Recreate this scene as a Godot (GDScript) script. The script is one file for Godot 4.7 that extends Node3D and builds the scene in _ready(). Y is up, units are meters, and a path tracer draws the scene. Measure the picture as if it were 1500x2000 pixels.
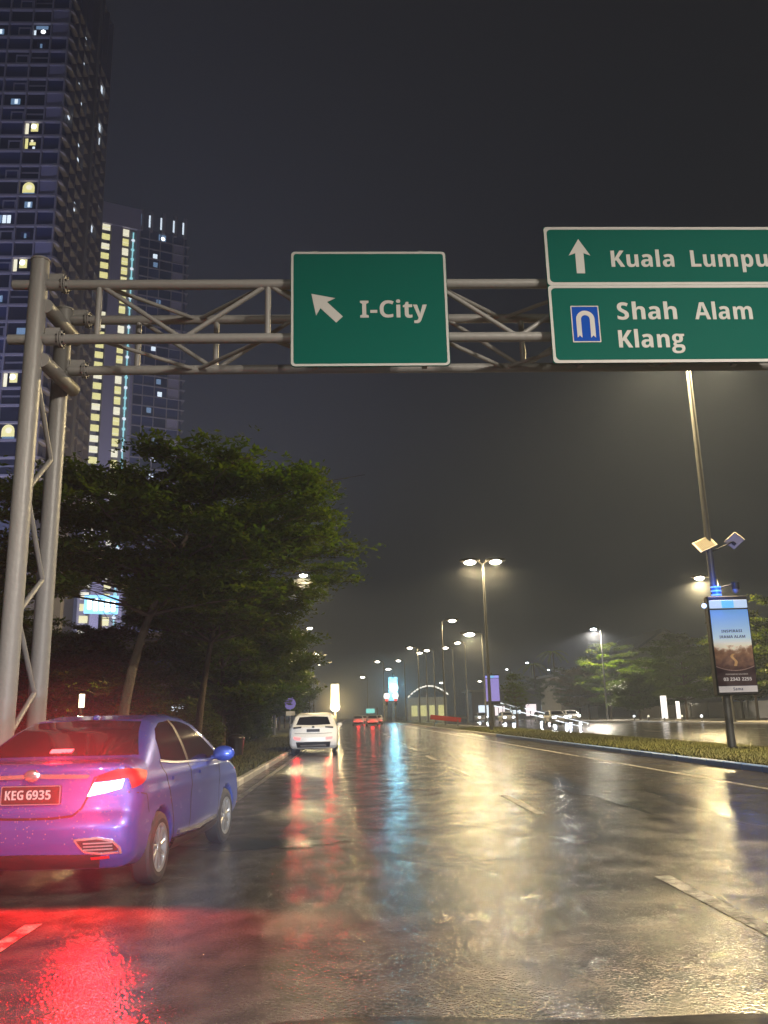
extends Node3D

# ---------------------------------------------------------------- helpers
class MB:
	var v := PackedVector3Array()
	var n := PackedVector3Array()
	var uv := PackedVector2Array()
	var ix := PackedInt32Array()
	func vert(p: Vector3, nn: Vector3, t := Vector2.ZERO) -> int:
		v.append(p); n.append(nn); uv.append(t)
		return v.size() - 1
	func tri(a: int, b: int, c: int) -> void:
		var f := (v[b] - v[a]).cross(v[c] - v[a])
		if f.dot(n[a] + n[b] + n[c]) > 0.0:
			ix.append(a); ix.append(c); ix.append(b)
		else:
			ix.append(a); ix.append(b); ix.append(c)
	func quad(a: Vector3, b: Vector3, c: Vector3, d: Vector3, nn: Vector3) -> void:
		var i := vert(a, nn, Vector2(0, 1)); vert(b, nn, Vector2(1, 1)); vert(c, nn, Vector2(1, 0)); vert(d, nn, Vector2(0, 0))
		tri(i, i + 1, i + 2); tri(i, i + 2, i + 3)
	func box(c: Vector3, s: Vector3, bs := Basis.IDENTITY) -> MB:
		var h := s * 0.5
		for ax in 3:
			for sg in [-1.0, 1.0]:
				var nn := Vector3.ZERO
				nn[ax] = sg
				var p := Vector3.ZERO
				var q := Vector3.ZERO
				p[(ax + 1) % 3] = h[(ax + 1) % 3]
				q[(ax + 2) % 3] = h[(ax + 2) % 3]
				var o := nn * h[ax]
				quad(c + bs * (o - p - q), c + bs * (o + p - q), c + bs * (o + p + q), c + bs * (o - p + q), bs * nn)
		return self
	# box with chamfered edges
	func cbox(c: Vector3, s: Vector3, ch: float, bs := Basis.IDENTITY) -> MB:
		var h := s * 0.5
		for ax in 3:
			for sg in [-1.0, 1.0]:
				var nn := Vector3.ZERO
				nn[ax] = sg
				var p := Vector3.ZERO
				var q := Vector3.ZERO
				p[(ax + 1) % 3] = h[(ax + 1) % 3] - ch
				q[(ax + 2) % 3] = h[(ax + 2) % 3] - ch
				var o := nn * h[ax]
				quad(c + bs * (o - p - q), c + bs * (o + p - q), c + bs * (o + p + q), c + bs * (o - p + q), bs * nn)
		for ax in 3:
			var b := (ax + 1) % 3
			var d := (ax + 2) % 3
			for sb in [-1.0, 1.0]:
				for sd in [-1.0, 1.0]:
					var e := Vector3.ZERO
					e[ax] = h[ax] - ch
					var p1 := Vector3.ZERO
					p1[b] = sb * h[b]; p1[d] = sd * (h[d] - ch)
					var p2 := Vector3.ZERO
					p2[b] = sb * (h[b] - ch); p2[d] = sd * h[d]
					var nn := Vector3.ZERO
					nn[b] = sb; nn[d] = sd
					quad(c + bs * (p1 - e), c + bs * (p1 + e), c + bs * (p2 + e), c + bs * (p2 - e), bs * nn.normalized())
		return self
	func tube(p0: Vector3, p1: Vector3, r0: float, r1: float, seg := 10, caps := true) -> MB:
		var d := (p1 - p0).normalized()
		var u := d.cross(Vector3.UP if absf(d.y) < 0.9 else Vector3.RIGHT).normalized()
		var w := d.cross(u)
		var base := v.size()
		for i in seg + 1:
			var a := TAU * i / seg
			var nn := u * cos(a) + w * sin(a)
			vert(p0 + nn * r0, nn, Vector2(float(i) / seg, 0)); vert(p1 + nn * r1, nn, Vector2(float(i) / seg, 1))
		for i in seg:
			var k := base + i * 2
			tri(k, k + 1, k + 3); tri(k, k + 3, k + 2)
		if caps:
			for e in 2:
				var c := vert(p1 if e else p0, d if e else -d)
				for i in seg + 1:
					var a := TAU * i / seg
					vert((p1 if e else p0) + (u * cos(a) + w * sin(a)) * (r1 if e else r0), d if e else -d)
				for i in seg:
					tri(c, c + 1 + i, c + 2 + i)
		return self
	func path(pts: Array, rad: Array, seg := 6) -> MB:
		for i in pts.size() - 1:
			tube(pts[i], pts[i + 1], rad[i], rad[i + 1], seg, i == pts.size() - 2)
		return self
	func ball(c: Vector3, r: Vector3, seg := 12, rings := 8) -> MB:
		var base := v.size()
		for j in rings + 1:
			var t := PI * j / rings
			for i in seg + 1:
				var a := TAU * i / seg
				var d := Vector3(sin(t) * cos(a), cos(t), sin(t) * sin(a))
				vert(c + d * r, (d / r).normalized(), Vector2(float(i) / seg, float(j) / rings))
		for j in rings:
			for i in seg:
				var k := base + j * (seg + 1) + i
				tri(k, k + 1, k + seg + 2); tri(k, k + seg + 2, k + seg + 1)
		return self
	# flat polygon in the plane of u,w, with thickness t along nrm
	func plate(poly: PackedVector2Array, o: Vector3, u: Vector3, w: Vector3, t: float) -> MB:
		var nn := u.cross(w).normalized()
		var tr := Geometry2D.triangulate_polygon(poly)
		for e in 2:
			var off := nn * (t if e == 0 else 0.0)
			var base := v.size()
			for p in poly:
				vert(o + u * p.x + w * p.y + off, nn if e == 0 else -nn, p)
			for i in range(0, tr.size(), 3):
				tri(base + tr[i], base + tr[i + 1], base + tr[i + 2])
		if t > 0.0:
			var area := 0.0
			for i in poly.size():
				area += poly[i].cross(poly[(i + 1) % poly.size()])
			for i in poly.size():
				var a := o + u * poly[i].x + w * poly[i].y
				var q := poly[(i + 1) % poly.size()]
				var b := o + u * q.x + w * q.y
				var sn := (b - a).cross(nn).normalized() * signf(area)
				quad(a, b, b + nn * t, a + nn * t, sn)
		return self
	func mesh() -> ArrayMesh:
		var a := []
		a.resize(Mesh.ARRAY_MAX)
		a[Mesh.ARRAY_VERTEX] = v; a[Mesh.ARRAY_NORMAL] = n; a[Mesh.ARRAY_TEX_UV] = uv; a[Mesh.ARRAY_INDEX] = ix
		var m := ArrayMesh.new()
		m.add_surface_from_arrays(Mesh.PRIMITIVE_TRIANGLES, a)
		return m

var rng := RandomNumberGenerator.new()
var used := {}
var M := {}
var bold := SystemFont.new()

func numbered(parent: Node, called: String) -> String:
	var k := str(parent.get_instance_id()) + called
	var c: int = used.get(k, 0)
	used[k] = c + 1
	return called if c == 0 else "%s_%03d" % [called, c]

func put(called: String, m: Mesh, material: Material, parent: Node = self) -> MeshInstance3D:
	var o := MeshInstance3D.new()
	o.name = numbered(parent, called)
	o.mesh = m
	o.material_override = material
	parent.add_child(o, true)
	return o

func tag(o: Node, label: String, category: String, group := "") -> Node:
	o.set_meta("label", label)
	o.set_meta("category", category)
	if group != "":
		o.set_meta("group", group)
	return o

func thing(called: String, at: Vector3, label: String, category: String, group := "", turn := 0.0) -> Node3D:
	var o := Node3D.new()
	o.name = numbered(self, called)
	add_child(o, true)
	o.position = at
	o.rotation.y = turn
	tag(o, label, category, group)
	return o

func part_group(called: String, parent: Node) -> Node3D:
	var o := Node3D.new()
	o.name = numbered(parent, called)
	parent.add_child(o, true)
	return o

func struct(called: String, m: Mesh, material: Material) -> MeshInstance3D:
	var o := put(called, m, material)
	o.set_meta("kind", "structure")
	return o

func copy(o: Node3D, called: String, at: Vector3, turn: float, label: String) -> Node3D:
	var c: Node3D = o.duplicate()
	c.name = numbered(self, called)
	add_child(c, true)
	c.position = at
	c.rotation.y = turn
	c.set_meta("label", label)
	return c

func mat(c: Color, rough := 0.7, metal := 0.0) -> StandardMaterial3D:
	var m := StandardMaterial3D.new()
	m.albedo_color = c.linear_to_srgb()
	m.roughness = rough
	m.metallic = metal
	return m

func glow(c: Color, energy: float) -> StandardMaterial3D:
	var m := mat(Color(0.3, 0.3, 0.3), 0.5)
	m.emission_enabled = true
	m.emission = c.linear_to_srgb()
	m.emission_energy_multiplier = energy
	return m

func omni(parent: Node, at: Vector3, c: Color, energy: float, size := 0.15) -> void:
	var l := OmniLight3D.new()
	l.name = numbered(parent, "lamp_light")
	parent.add_child(l, true)
	l.position = at
	l.light_color = c
	l.light_energy = energy
	l.light_size = size
	l.omni_range = 300.0
	l.omni_attenuation = 2.0
	l.shadow_enabled = true

func spot(parent: Node, at: Vector3, dir: Vector3, angle: float, c: Color, energy: float, size := 0.15, blend := 0.6) -> void:
	var l := SpotLight3D.new()
	l.name = numbered(parent, "lamp_light")
	parent.add_child(l, true)
	l.position = at
	l.basis = Basis.looking_at(dir, Vector3.UP if absf(dir.normalized().y) < 0.95 else Vector3.RIGHT)
	l.spot_angle = angle
	l.spot_angle_attenuation = blend
	l.light_color = c
	l.light_energy = energy
	l.light_size = size
	l.spot_range = 300.0
	l.spot_attenuation = 2.0
	l.shadow_enabled = true

# raised lettering fitted to a box; lower-left of the first glyph at p
func words(s: String, p: Vector3, h: float, width: float, m: Material, parent: Node, depth := 0.006) -> void:
	var t := TextMesh.new()
	t.text = s
	t.font = bold
	t.font_size = 64
	t.pixel_size = 0.01
	t.depth = 1.0
	t.curve_step = 2.0
	t.horizontal_alignment = HORIZONTAL_ALIGNMENT_LEFT
	t.vertical_alignment = VERTICAL_ALIGNMENT_BOTTOM
	var bb := t.get_aabb()
	var cap := 0.64 * 0.714
	var o := put("lettering", t, m, parent)
	var sy := h / cap
	var sx := width / bb.size.x
	o.scale = Vector3(sx, sy, depth)
	var k := TextMesh.new()
	k.text = "H"; k.font = bold; k.font_size = 64; k.pixel_size = 0.01; k.depth = 1.0
	k.vertical_alignment = VERTICAL_ALIGNMENT_BOTTOM
	o.position = p + Vector3(-bb.position.x * sx, -k.get_aabb().position.y * sy, 0)

func round_rect(w: float, h: float, r: float, seg := 5) -> PackedVector2Array:
	var out := PackedVector2Array()
	for c in 4:
		var cx := (w * 0.5 - r) * (1.0 if c == 0 or c == 3 else -1.0)
		var cy := (h * 0.5 - r) * (1.0 if c < 2 else -1.0)
		for i in seg + 1:
			var a := PI * 0.5 * (c + float(i) / seg)
			out.append(Vector2(cx + cos(a) * r, cy + sin(a) * r))
	return out

# a flat ring between two outlines with equal point counts, with thickness
func ring(mb: MB, outer: PackedVector2Array, inner: PackedVector2Array, o: Vector3, t: float) -> void:
	var k := outer.size()
	for i in k:
		var j := (i + 1) % k
		var a := o + Vector3(outer[i].x, outer[i].y, t)
		var b := o + Vector3(outer[j].x, outer[j].y, t)
		var c := o + Vector3(inner[j].x, inner[j].y, t)
		var d := o + Vector3(inner[i].x, inner[i].y, t)
		mb.quad(a, b, c, d, Vector3.BACK)
		var z := Vector3(0, 0, -t)
		mb.quad(a, b, b + z, a + z, Vector3(outer[i].x, outer[i].y, 0).normalized())
		mb.quad(d, c, c + z, d + z, -Vector3(inner[i].x, inner[i].y, 0).normalized())

func noise(freq: float, octaves: int, sd: int, gain := 0.5) -> FastNoiseLite:
	var f := FastNoiseLite.new()
	f.noise_type = FastNoiseLite.TYPE_SIMPLEX_SMOOTH
	f.frequency = freq
	f.seed = sd
	f.fractal_octaves = octaves
	f.fractal_gain = gain
	return f

func grey_texture(size: int, freq: float, octaves: int, sd: int, lo: float, hi: float, sharp := 1.0) -> ImageTexture:
	var im := noise(freq, octaves, sd).get_seamless_image(size, size)
	im.convert(Image.FORMAT_L8)
	var d := im.get_data()
	var lut := PackedByteArray()
	for i in 256:
		lut.append(int(255.0 * clampf(lerpf(lo, hi, clampf((i / 255.0 - 0.5) * sharp + 0.5, 0, 1)), 0, 1)))
	for i in d.size():
		d[i] = lut[d[i]]
	im = Image.create_from_data(size, size, false, Image.FORMAT_L8, d)
	return ImageTexture.create_from_image(im)

func normal_texture(size: int, freq: float, octaves: int, sd: int, strength: float, gain := 0.5) -> ImageTexture:
	var im := noise(freq, octaves, sd, gain).get_seamless_image(size, size)
	im.convert(Image.FORMAT_RGBA8)
	im.bump_map_to_normal_map(strength)
	return ImageTexture.create_from_image(im)

# ---------------------------------------------------------------- start
func _ready() -> void:
	rng.seed = 7
	bold.font_names = PackedStringArray(["Droid Sans"])
	bold.font_weight = 700
	var cam := Camera3D.new()
	cam.name = "camera"
	add_child(cam)
	cam.transform = Transform3D(Basis(Vector3(0.99898, -0.0238, 0.03826), Vector3(0.01413, 0.97179, 0.23543), Vector3(-0.04278, -0.23465, 0.97114)).orthonormalized(), Vector3(0, 1.4, 0))
	cam.fov = 62.437
	cam.near = 0.05
	cam.far = 3000.0
	cam.current = true
	var env := Environment.new()
	env.background_mode = Environment.BG_SKY
	var sm := ProceduralSkyMaterial.new()
	sm.sky_top_color = Color(0.0122, 0.0121, 0.0122).linear_to_srgb()
	sm.sky_horizon_color = Color(0.038, 0.040, 0.045).linear_to_srgb()
	sm.sky_curve = 0.16
	sm.ground_bottom_color = Color(0.01, 0.01, 0.01).linear_to_srgb()
	sm.ground_horizon_color = Color(0.04, 0.04, 0.04).linear_to_srgb()
	var sky := Sky.new()
	sky.sky_material = sm
	env.sky = sky
	env.tonemap_mode = Environment.TONE_MAPPER_LINEAR
	env.tonemap_exposure = 1.0
	env.sdfgi_enabled = true
	env.ssao_enabled = true
	env.ssil_enabled = true
	if FOG > 0.0:
		env.fog_enabled = true
		env.fog_density = FOG
		env.fog_light_color = Color(0.80, 0.86, 0.97)
	env.volumetric_fog_enabled = true
	env.volumetric_fog_density = 0.0
	var we := WorldEnvironment.new()
	we.name = "world_environment"
	we.environment = env
	add_child(we)
	materials()
	ground()
	towers()
	background()
	gantry()
	lamps()
	street_things()
	cars()
	trees()

const FOG := 0.0013
const WARM := Color(1.0, 0.89, 0.66)
const NEUTRAL := Color(1.0, 0.95, 0.87)
const WHITE := Color(0.9, 0.96, 1.0)

func materials() -> void:
	M.steel = mat(Color(0.24, 0.235, 0.23), 0.42, 0.0)
	M.steel.normal_enabled = true
	M.steel.normal_texture = normal_texture(256, 0.03, 4, 3, 3.0)
	M.steel.uv1_triplanar = true
	M.steel.normal_scale = 0.4
	M.dark = mat(Color(0.02, 0.02, 0.02), 0.5)
	M.pole = mat(Color(0.13, 0.13, 0.13), 0.4, 0.3)
	M.green = mat(Color(0.002, 0.090, 0.070), 0.5)
	M.green.metallic_specular = 0.12
	M.white = mat(Color(0.42, 0.42, 0.415), 0.55)
	M.blue = mat(Color(0.006, 0.06, 0.36), 0.55)
	M.blue.metallic_specular = 0.12
	M.lens = glow(Color(1.0, 0.93, 0.75), 24.0)
	M.lens_white = glow(Color(0.9, 0.97, 1.0), 40.0)
	M.bark = mat(Color(0.10, 0.075, 0.05), 0.9)
	M.bark.normal_enabled = true
	M.bark.normal_texture = normal_texture(256, 0.05, 4, 9, 6.0)
	M.bark.uv1_triplanar = true
	M.leaf = mat(Color(0.10, 0.137, 0.018), 0.4)
	M.leaf.vertex_color_use_as_albedo = true
	M.leaf.backlight_enabled = true
	M.leaf.backlight = Color(0.9, 1.0, 0.25)
	M.leaf.cull_mode = BaseMaterial3D.CULL_DISABLED
	# wet asphalt
	var a := mat(Color(1, 0.86, 0.70), 1.0)
	a.albedo_texture = grey_texture(1024, 0.02, 5, 21, 0.17, 0.33)
	a.normal_enabled = true
	a.normal_texture = normal_texture(2048, 0.11, 3, 5, 5.0, 0.85)
	a.normal_scale = 0.24
	a.roughness_texture = grey_texture(1024, 0.009, 5, 8, 0.09, 0.24, 1.6)
	a.metallic_specular = 0.3
	M.asphalt = a
	var pd := mat(Color(0.025, 0.024, 0.022), 0.15)
	pd.normal_enabled = true
	pd.normal_texture = normal_texture(1024, 0.06, 4, 15, 3.0, 0.6)
	pd.normal_scale = 0.35
	M.puddle = pd
	M.paint = mat(Color(0.34, 0.32, 0.28), 0.3)
	M.paint.albedo_texture = grey_texture(1024, 0.06, 4, 77, 0.35, 1.0, 2.5)
	M.paint.normal_enabled = true
	M.paint.normal_texture = a.normal_texture
	M.grass = mat(Color(0.085, 0.095, 0.022), 0.85)
	M.grass.albedo_texture = grey_texture(512, 0.03, 5, 31, 0.55, 1.0)
	M.grass.normal_enabled = true
	M.grass.normal_texture = normal_texture(512, 0.1, 4, 33, 6.0)
	M.kerb_blue = mat(Color(0.08, 0.20, 0.55), 0.4)
	M.kerb_white = mat(Color(0.55, 0.53, 0.48), 0.4)
	M.kerb_grey = mat(Color(0.28, 0.27, 0.25), 0.45)
	M.wall = mat(Color(0.38, 0.36, 0.33), 0.8)
	M.concrete = mat(Color(0.42, 0.38, 0.40), 0.7)
	M.concrete_dim = mat(Color(0.34, 0.31, 0.30), 0.75)
	M.beige = mat(Color(0.34, 0.31, 0.25), 0.75)
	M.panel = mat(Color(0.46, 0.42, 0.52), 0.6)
	M.glass_blue = mat(Color(0.05, 0.06, 0.14), 0.12)
	M.glass_dark = mat(Color(0.016, 0.016, 0.026), 0.12)
	M.win_yellow = glow(Color(0.95, 0.88, 0.34), 1.0)
	M.win_pale = glow(Color(1.0, 0.95, 0.7), 1.1)
	M.win_white = glow(Color(0.75, 0.88, 1.0), 1.3)
	M.win_blue = glow(Color(0.25, 0.45, 0.75), 0.5)
	M.led_cyan = glow(Color(0.35, 0.85, 0.95), 1.0)
	M.spark = glow(Color(0.9, 0.95, 1.0), 5.0)
	M.facade = mat(Color(0.10, 0.10, 0.12), 0.7)
	M.roofing = mat(Color(0.22, 0.23, 0.24), 0.7)
	M.rubber = mat(Color(0.018, 0.018, 0.018), 0.7)
	M.bead = mat(Color(0.25, 0.25, 0.28), 0.03)
	M.alloy = mat(Color(0.6, 0.6, 0.6), 0.28, 0.85)
	M.chrome = mat(Color(0.75, 0.75, 0.77), 0.25, 0.9)
	M.car_glass = mat(Color(0.012, 0.011, 0.012), 0.05)
	M.car_blue = mat(Color(0.035, 0.072, 0.36), 0.4, 0.45)
	M.car_blue.clearcoat_enabled = true
	M.car_blue.clearcoat = 1.0
	M.car_blue.clearcoat_roughness = 0.05
	M.car_white = mat(Color(0.72, 0.71, 0.68), 0.35)
	M.car_white.clearcoat_enabled = true
	M.car_silver = mat(Color(0.30, 0.30, 0.31), 0.35, 0.4)
	M.car_black = mat(Color(0.02, 0.02, 0.022), 0.3)
	M.trim = mat(Color(0.015, 0.015, 0.016), 0.45)
	M.seam = mat(Color(0.008, 0.008, 0.01), 0.6)
	M.brake = glow(Color(1.0, 0.55, 0.45), 9.0)
	M.tail_dim = glow(Color(1.0, 0.02, 0.03), 0.42)
	M.tail_dim.albedo_color = Color(0.5, 0.02, 0.03)
	M.tail_far = glow(Color(1.0, 0.05, 0.05), 2.5)
	M.headlight = glow(Color(0.92, 0.96, 1.0), 16.0)
	M.plate_black = mat(Color(0.02, 0.018, 0.018), 0.4)

func sheet(x0: float, x1: float, z0: float, z1: float, y: float, tile: float, nx := 1, nz := 1) -> ArrayMesh:
	var b := MB.new()
	for j in nz + 1:
		for i in nx + 1:
			var p := Vector3(lerpf(x0, x1, float(i) / nx), y, lerpf(z0, z1, float(j) / nz))
			b.vert(p, Vector3.UP, Vector2(p.x, p.z) / tile)
	for j in nz:
		for i in nx:
			var k := j * (nx + 1) + i
			b.tri(k, k + 1, k + nx + 2); b.tri(k, k + nx + 2, k + nx + 1)
	return b.mesh()

func flat_poly(pts: PackedVector2Array, y: float, tile: float) -> ArrayMesh:
	var b := MB.new()
	for p in pts:
		b.vert(Vector3(p.x, y, p.y), Vector3.UP, p / tile)
	var tr := Geometry2D.triangulate_polygon(pts)
	for i in range(0, tr.size(), 3):
		b.tri(tr[i], tr[i + 1], tr[i + 2])
	return b.mesh()

func left_edge(z: float) -> float:   # road's left edge: it widens into a lay-by beside the blue car
	return lerpf(-2.42, -4.0, smoothstep(-18.5, -13.0, z))

func ground() -> void:
	struct("ground", sheet(-700, 700, 120, -1400, -0.03, 4.0), M.grass)
	struct("road", sheet(-4.2, 9.0, 40, -420, 0.0, 8.5), M.asphalt)
	struct("opposite_road", sheet(13.2, 34.4, 40, -420, 0.0, 12.0), M.asphalt)
	# left verge
	var pts := PackedVector2Array()
	for i in 30:
		var z := lerpf(30.0, -26.0, i / 29.0)
		pts.append(Vector2(left_edge(z) - 0.16, z))
	pts.append(Vector2(-2.58, -420)); pts.append(Vector2(-160, -420)); pts.append(Vector2(-160, 30))
	struct("verge", flat_poly(pts, 0.125, 4.0), M.grass)
	struct("median", sheet(9.16, 13.05, 30, -420, 0.125, 4.0), M.grass)
	struct("pavement", sheet(34.55, 70, 30, -420, 0.13, 4.0), M.wall)
	# kerbs: one stone of 0.98 m after another
	var lk := Node3D.new()
	lk.name = "left_kerb"; lk.set_meta("kind", "structure"); add_child(lk)
	var rk := Node3D.new()
	rk.name = "median_kerb"; rk.set_meta("kind", "structure"); add_child(rk)
	var stone := MB.new().cbox(Vector3(0, 0.065, 0), Vector3(0.16, 0.15, 0.985), 0.018).mesh()
	for i in 75:
		var z := -1.5 - i
		var x := left_edge(z) - 0.08
		var o := put("kerb_stone", stone, M.kerb_grey if i % 6 else M.kerb_white, lk)
		o.position = Vector3(x, rng.randf_range(-0.004, 0.004), z)
		o.rotation.y = atan2(left_edge(z - 0.5) - left_edge(z + 0.5), -1.0) + PI
		var k := put("kerb_stone", stone, M.kerb_white if (i >= 8 and i < 11) or i > 52 else M.kerb_blue, rk)
		k.position = Vector3(9.08, rng.randf_range(-0.004, 0.004), z)
	for d in [[-76.0, lk, -2.5], [-76.0, rk, 9.08]]:
		var far := MB.new()
		for i in 86:
			far.cbox(Vector3(d[2], 0.065, d[0] - 2.0 - i * 4.0), Vector3(0.16, 0.15, 3.97), 0.018)
		var o := put("far_kerb_stones", far.mesh(), M.kerb_white, d[1])
		o.set_meta("kind", "stuff")
	var ok := MB.new()
	for i in 90:
		ok.cbox(Vector3(13.13, 0.065, -2.0 - i * 4.0), Vector3(0.16, 0.15, 3.97), 0.018)
		ok.cbox(Vector3(34.48, 0.065, -2.0 - i * 4.0), Vector3(0.16, 0.15, 3.97), 0.018)
	struct("far_kerb", ok.mesh(), M.kerb_grey)
	# painted lines
	var ln := Node3D.new()
	ln.name = "road_markings"; ln.set_meta("kind", "structure"); add_child(ln)
	for i in 22:
		var z0 := -4.72 - i * 7.75
		put("lane_dash", sheet(2.59, 2.73, z0, z0 - 3.0, 0.004, 12.0), M.paint, ln)
	for i in 9:
		put("edge_line", sheet(7.2, 7.34, 10.0 - i * 20.0, -9.6 - i * 20.0, 0.004, 12.0), M.paint, ln)
	put("edge_line", flat_poly(PackedVector2Array([Vector2(-2.0, -15.2), Vector2(-2.12, -15.2), Vector2(-2.1, -120), Vector2(-1.98, -120)]), 0.004, 12.0), M.paint, ln)
	put("edge_line", sheet(-2.36, -2.24, -2.0, -6.7, 0.004, 12.0), M.paint, ln)
	for i in 14:
		put("lane_dash", sheet(20.0, 20.15, -20.0 - i * 9.0, -23.0 - i * 9.0, 0.004, 12.0), M.paint, ln)
		put("lane_dash", sheet(27.0, 27.15, -20.0 - i * 9.0, -23.0 - i * 9.0, 0.004, 12.0), M.paint, ln)
	# standing water
	var spots := [[-1.0, -10.4, 0.8, 0.4], [5.2, -12.6, 0.3, 2.6], [4.2, -17.5, 0.25, 4.5], [3.9, -26.0, 0.3, 6.0]]
	var water := Node3D.new()
	water.name = "puddles"; water.set_meta("kind", "structure"); add_child(water)
	var nz := noise(0.6, 4, 44)
	for s in spots:
		var pl := PackedVector2Array()
		for k in 72:
			var an := TAU * k / 72
			var r := 1.0 + 0.75 * nz.get_noise_2d(cos(an) * 2.2 + s[0] * 9.0, sin(an) * 2.2 + s[1] * 7.0)
			pl.append(Vector2(s[0] + cos(an) * r * s[2], s[1] + sin(an) * r * s[3]))
		put("puddle", flat_poly(pl, 0.0025, 3.0), M.puddle, water)
	# reflective studs on the lane line
	for i in 10:
		var st := put("road_stud", MB.new().cbox(Vector3(0, 0.012, 0), Vector3(0.11, 0.024, 0.1), 0.008).mesh(), M.white, ln)
		st.position = Vector3(2.66, 0.0, -40.0 - i * 6.0)
	# grass
	grass_patch("median_grass", 9.3, 13.0, -14.0, -75.0, 26000)
	grass_patch("verge_grass", -9.5, -2.6, -17.0, -60.0, 24000)

func grass_patch(called: String, x0: float, x1: float, z0: float, z1: float, count: int) -> void:
	var b := MB.new()
	for k in 7:
		var a := k * 2.4
		var d := Vector3(cos(a), 0, sin(a))
		var o := d * 0.025 * (k % 3)
		var tip := o + d * 0.05 + Vector3(0, 0.045 + 0.015 * (k % 3), 0)
		var s := Vector3(-d.z, 0, d.x) * 0.008
		var i := b.vert(o - s, Vector3.UP); b.vert(o + s, Vector3.UP); b.vert(tip, Vector3.UP)
		b.tri(i, i + 1, i + 2)
	var mm := MultiMesh.new()
	mm.transform_format = MultiMesh.TRANSFORM_3D
	mm.use_colors = true
	mm.mesh = b.mesh()
	mm.instance_count = count
	for i in count:
		var t := pow(rng.randf(), 1.6)
		var z := lerpf(z0, z1, t)
		var p := Vector3(rng.randf_range(x0, x1), 0.12, z)
		var s := rng.randf_range(0.6, 1.3) * (1.0 + t * 1.2)
		mm.set_instance_transform(i, Transform3D(Basis(Vector3.UP, rng.randf() * TAU).scaled(Vector3(s * 1.4, s, s * 1.4)), p))
		var c := rng.randf_range(0.5, 1.0)
		mm.set_instance_color(i, Color(c * rng.randf_range(0.8, 1.2), c, c * 0.8))
	var o := MultiMeshInstance3D.new()
	o.name = called
	o.multimesh = mm
	var m: StandardMaterial3D = mat(Color(0.12, 0.125, 0.025), 0.8)
	m.vertex_color_use_as_albedo = true
	o.material_override = m
	add_child(o)
	o.set_meta("kind", "stuff")
	tag(o, "short wet grass on the median strip right of the road" if x0 > 0 else "short wet grass on the verge left of the road", "grass")

# ---------------------------------------------------------------- buildings
func towers() -> void:
	tower_near()
	tower_far()

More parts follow.
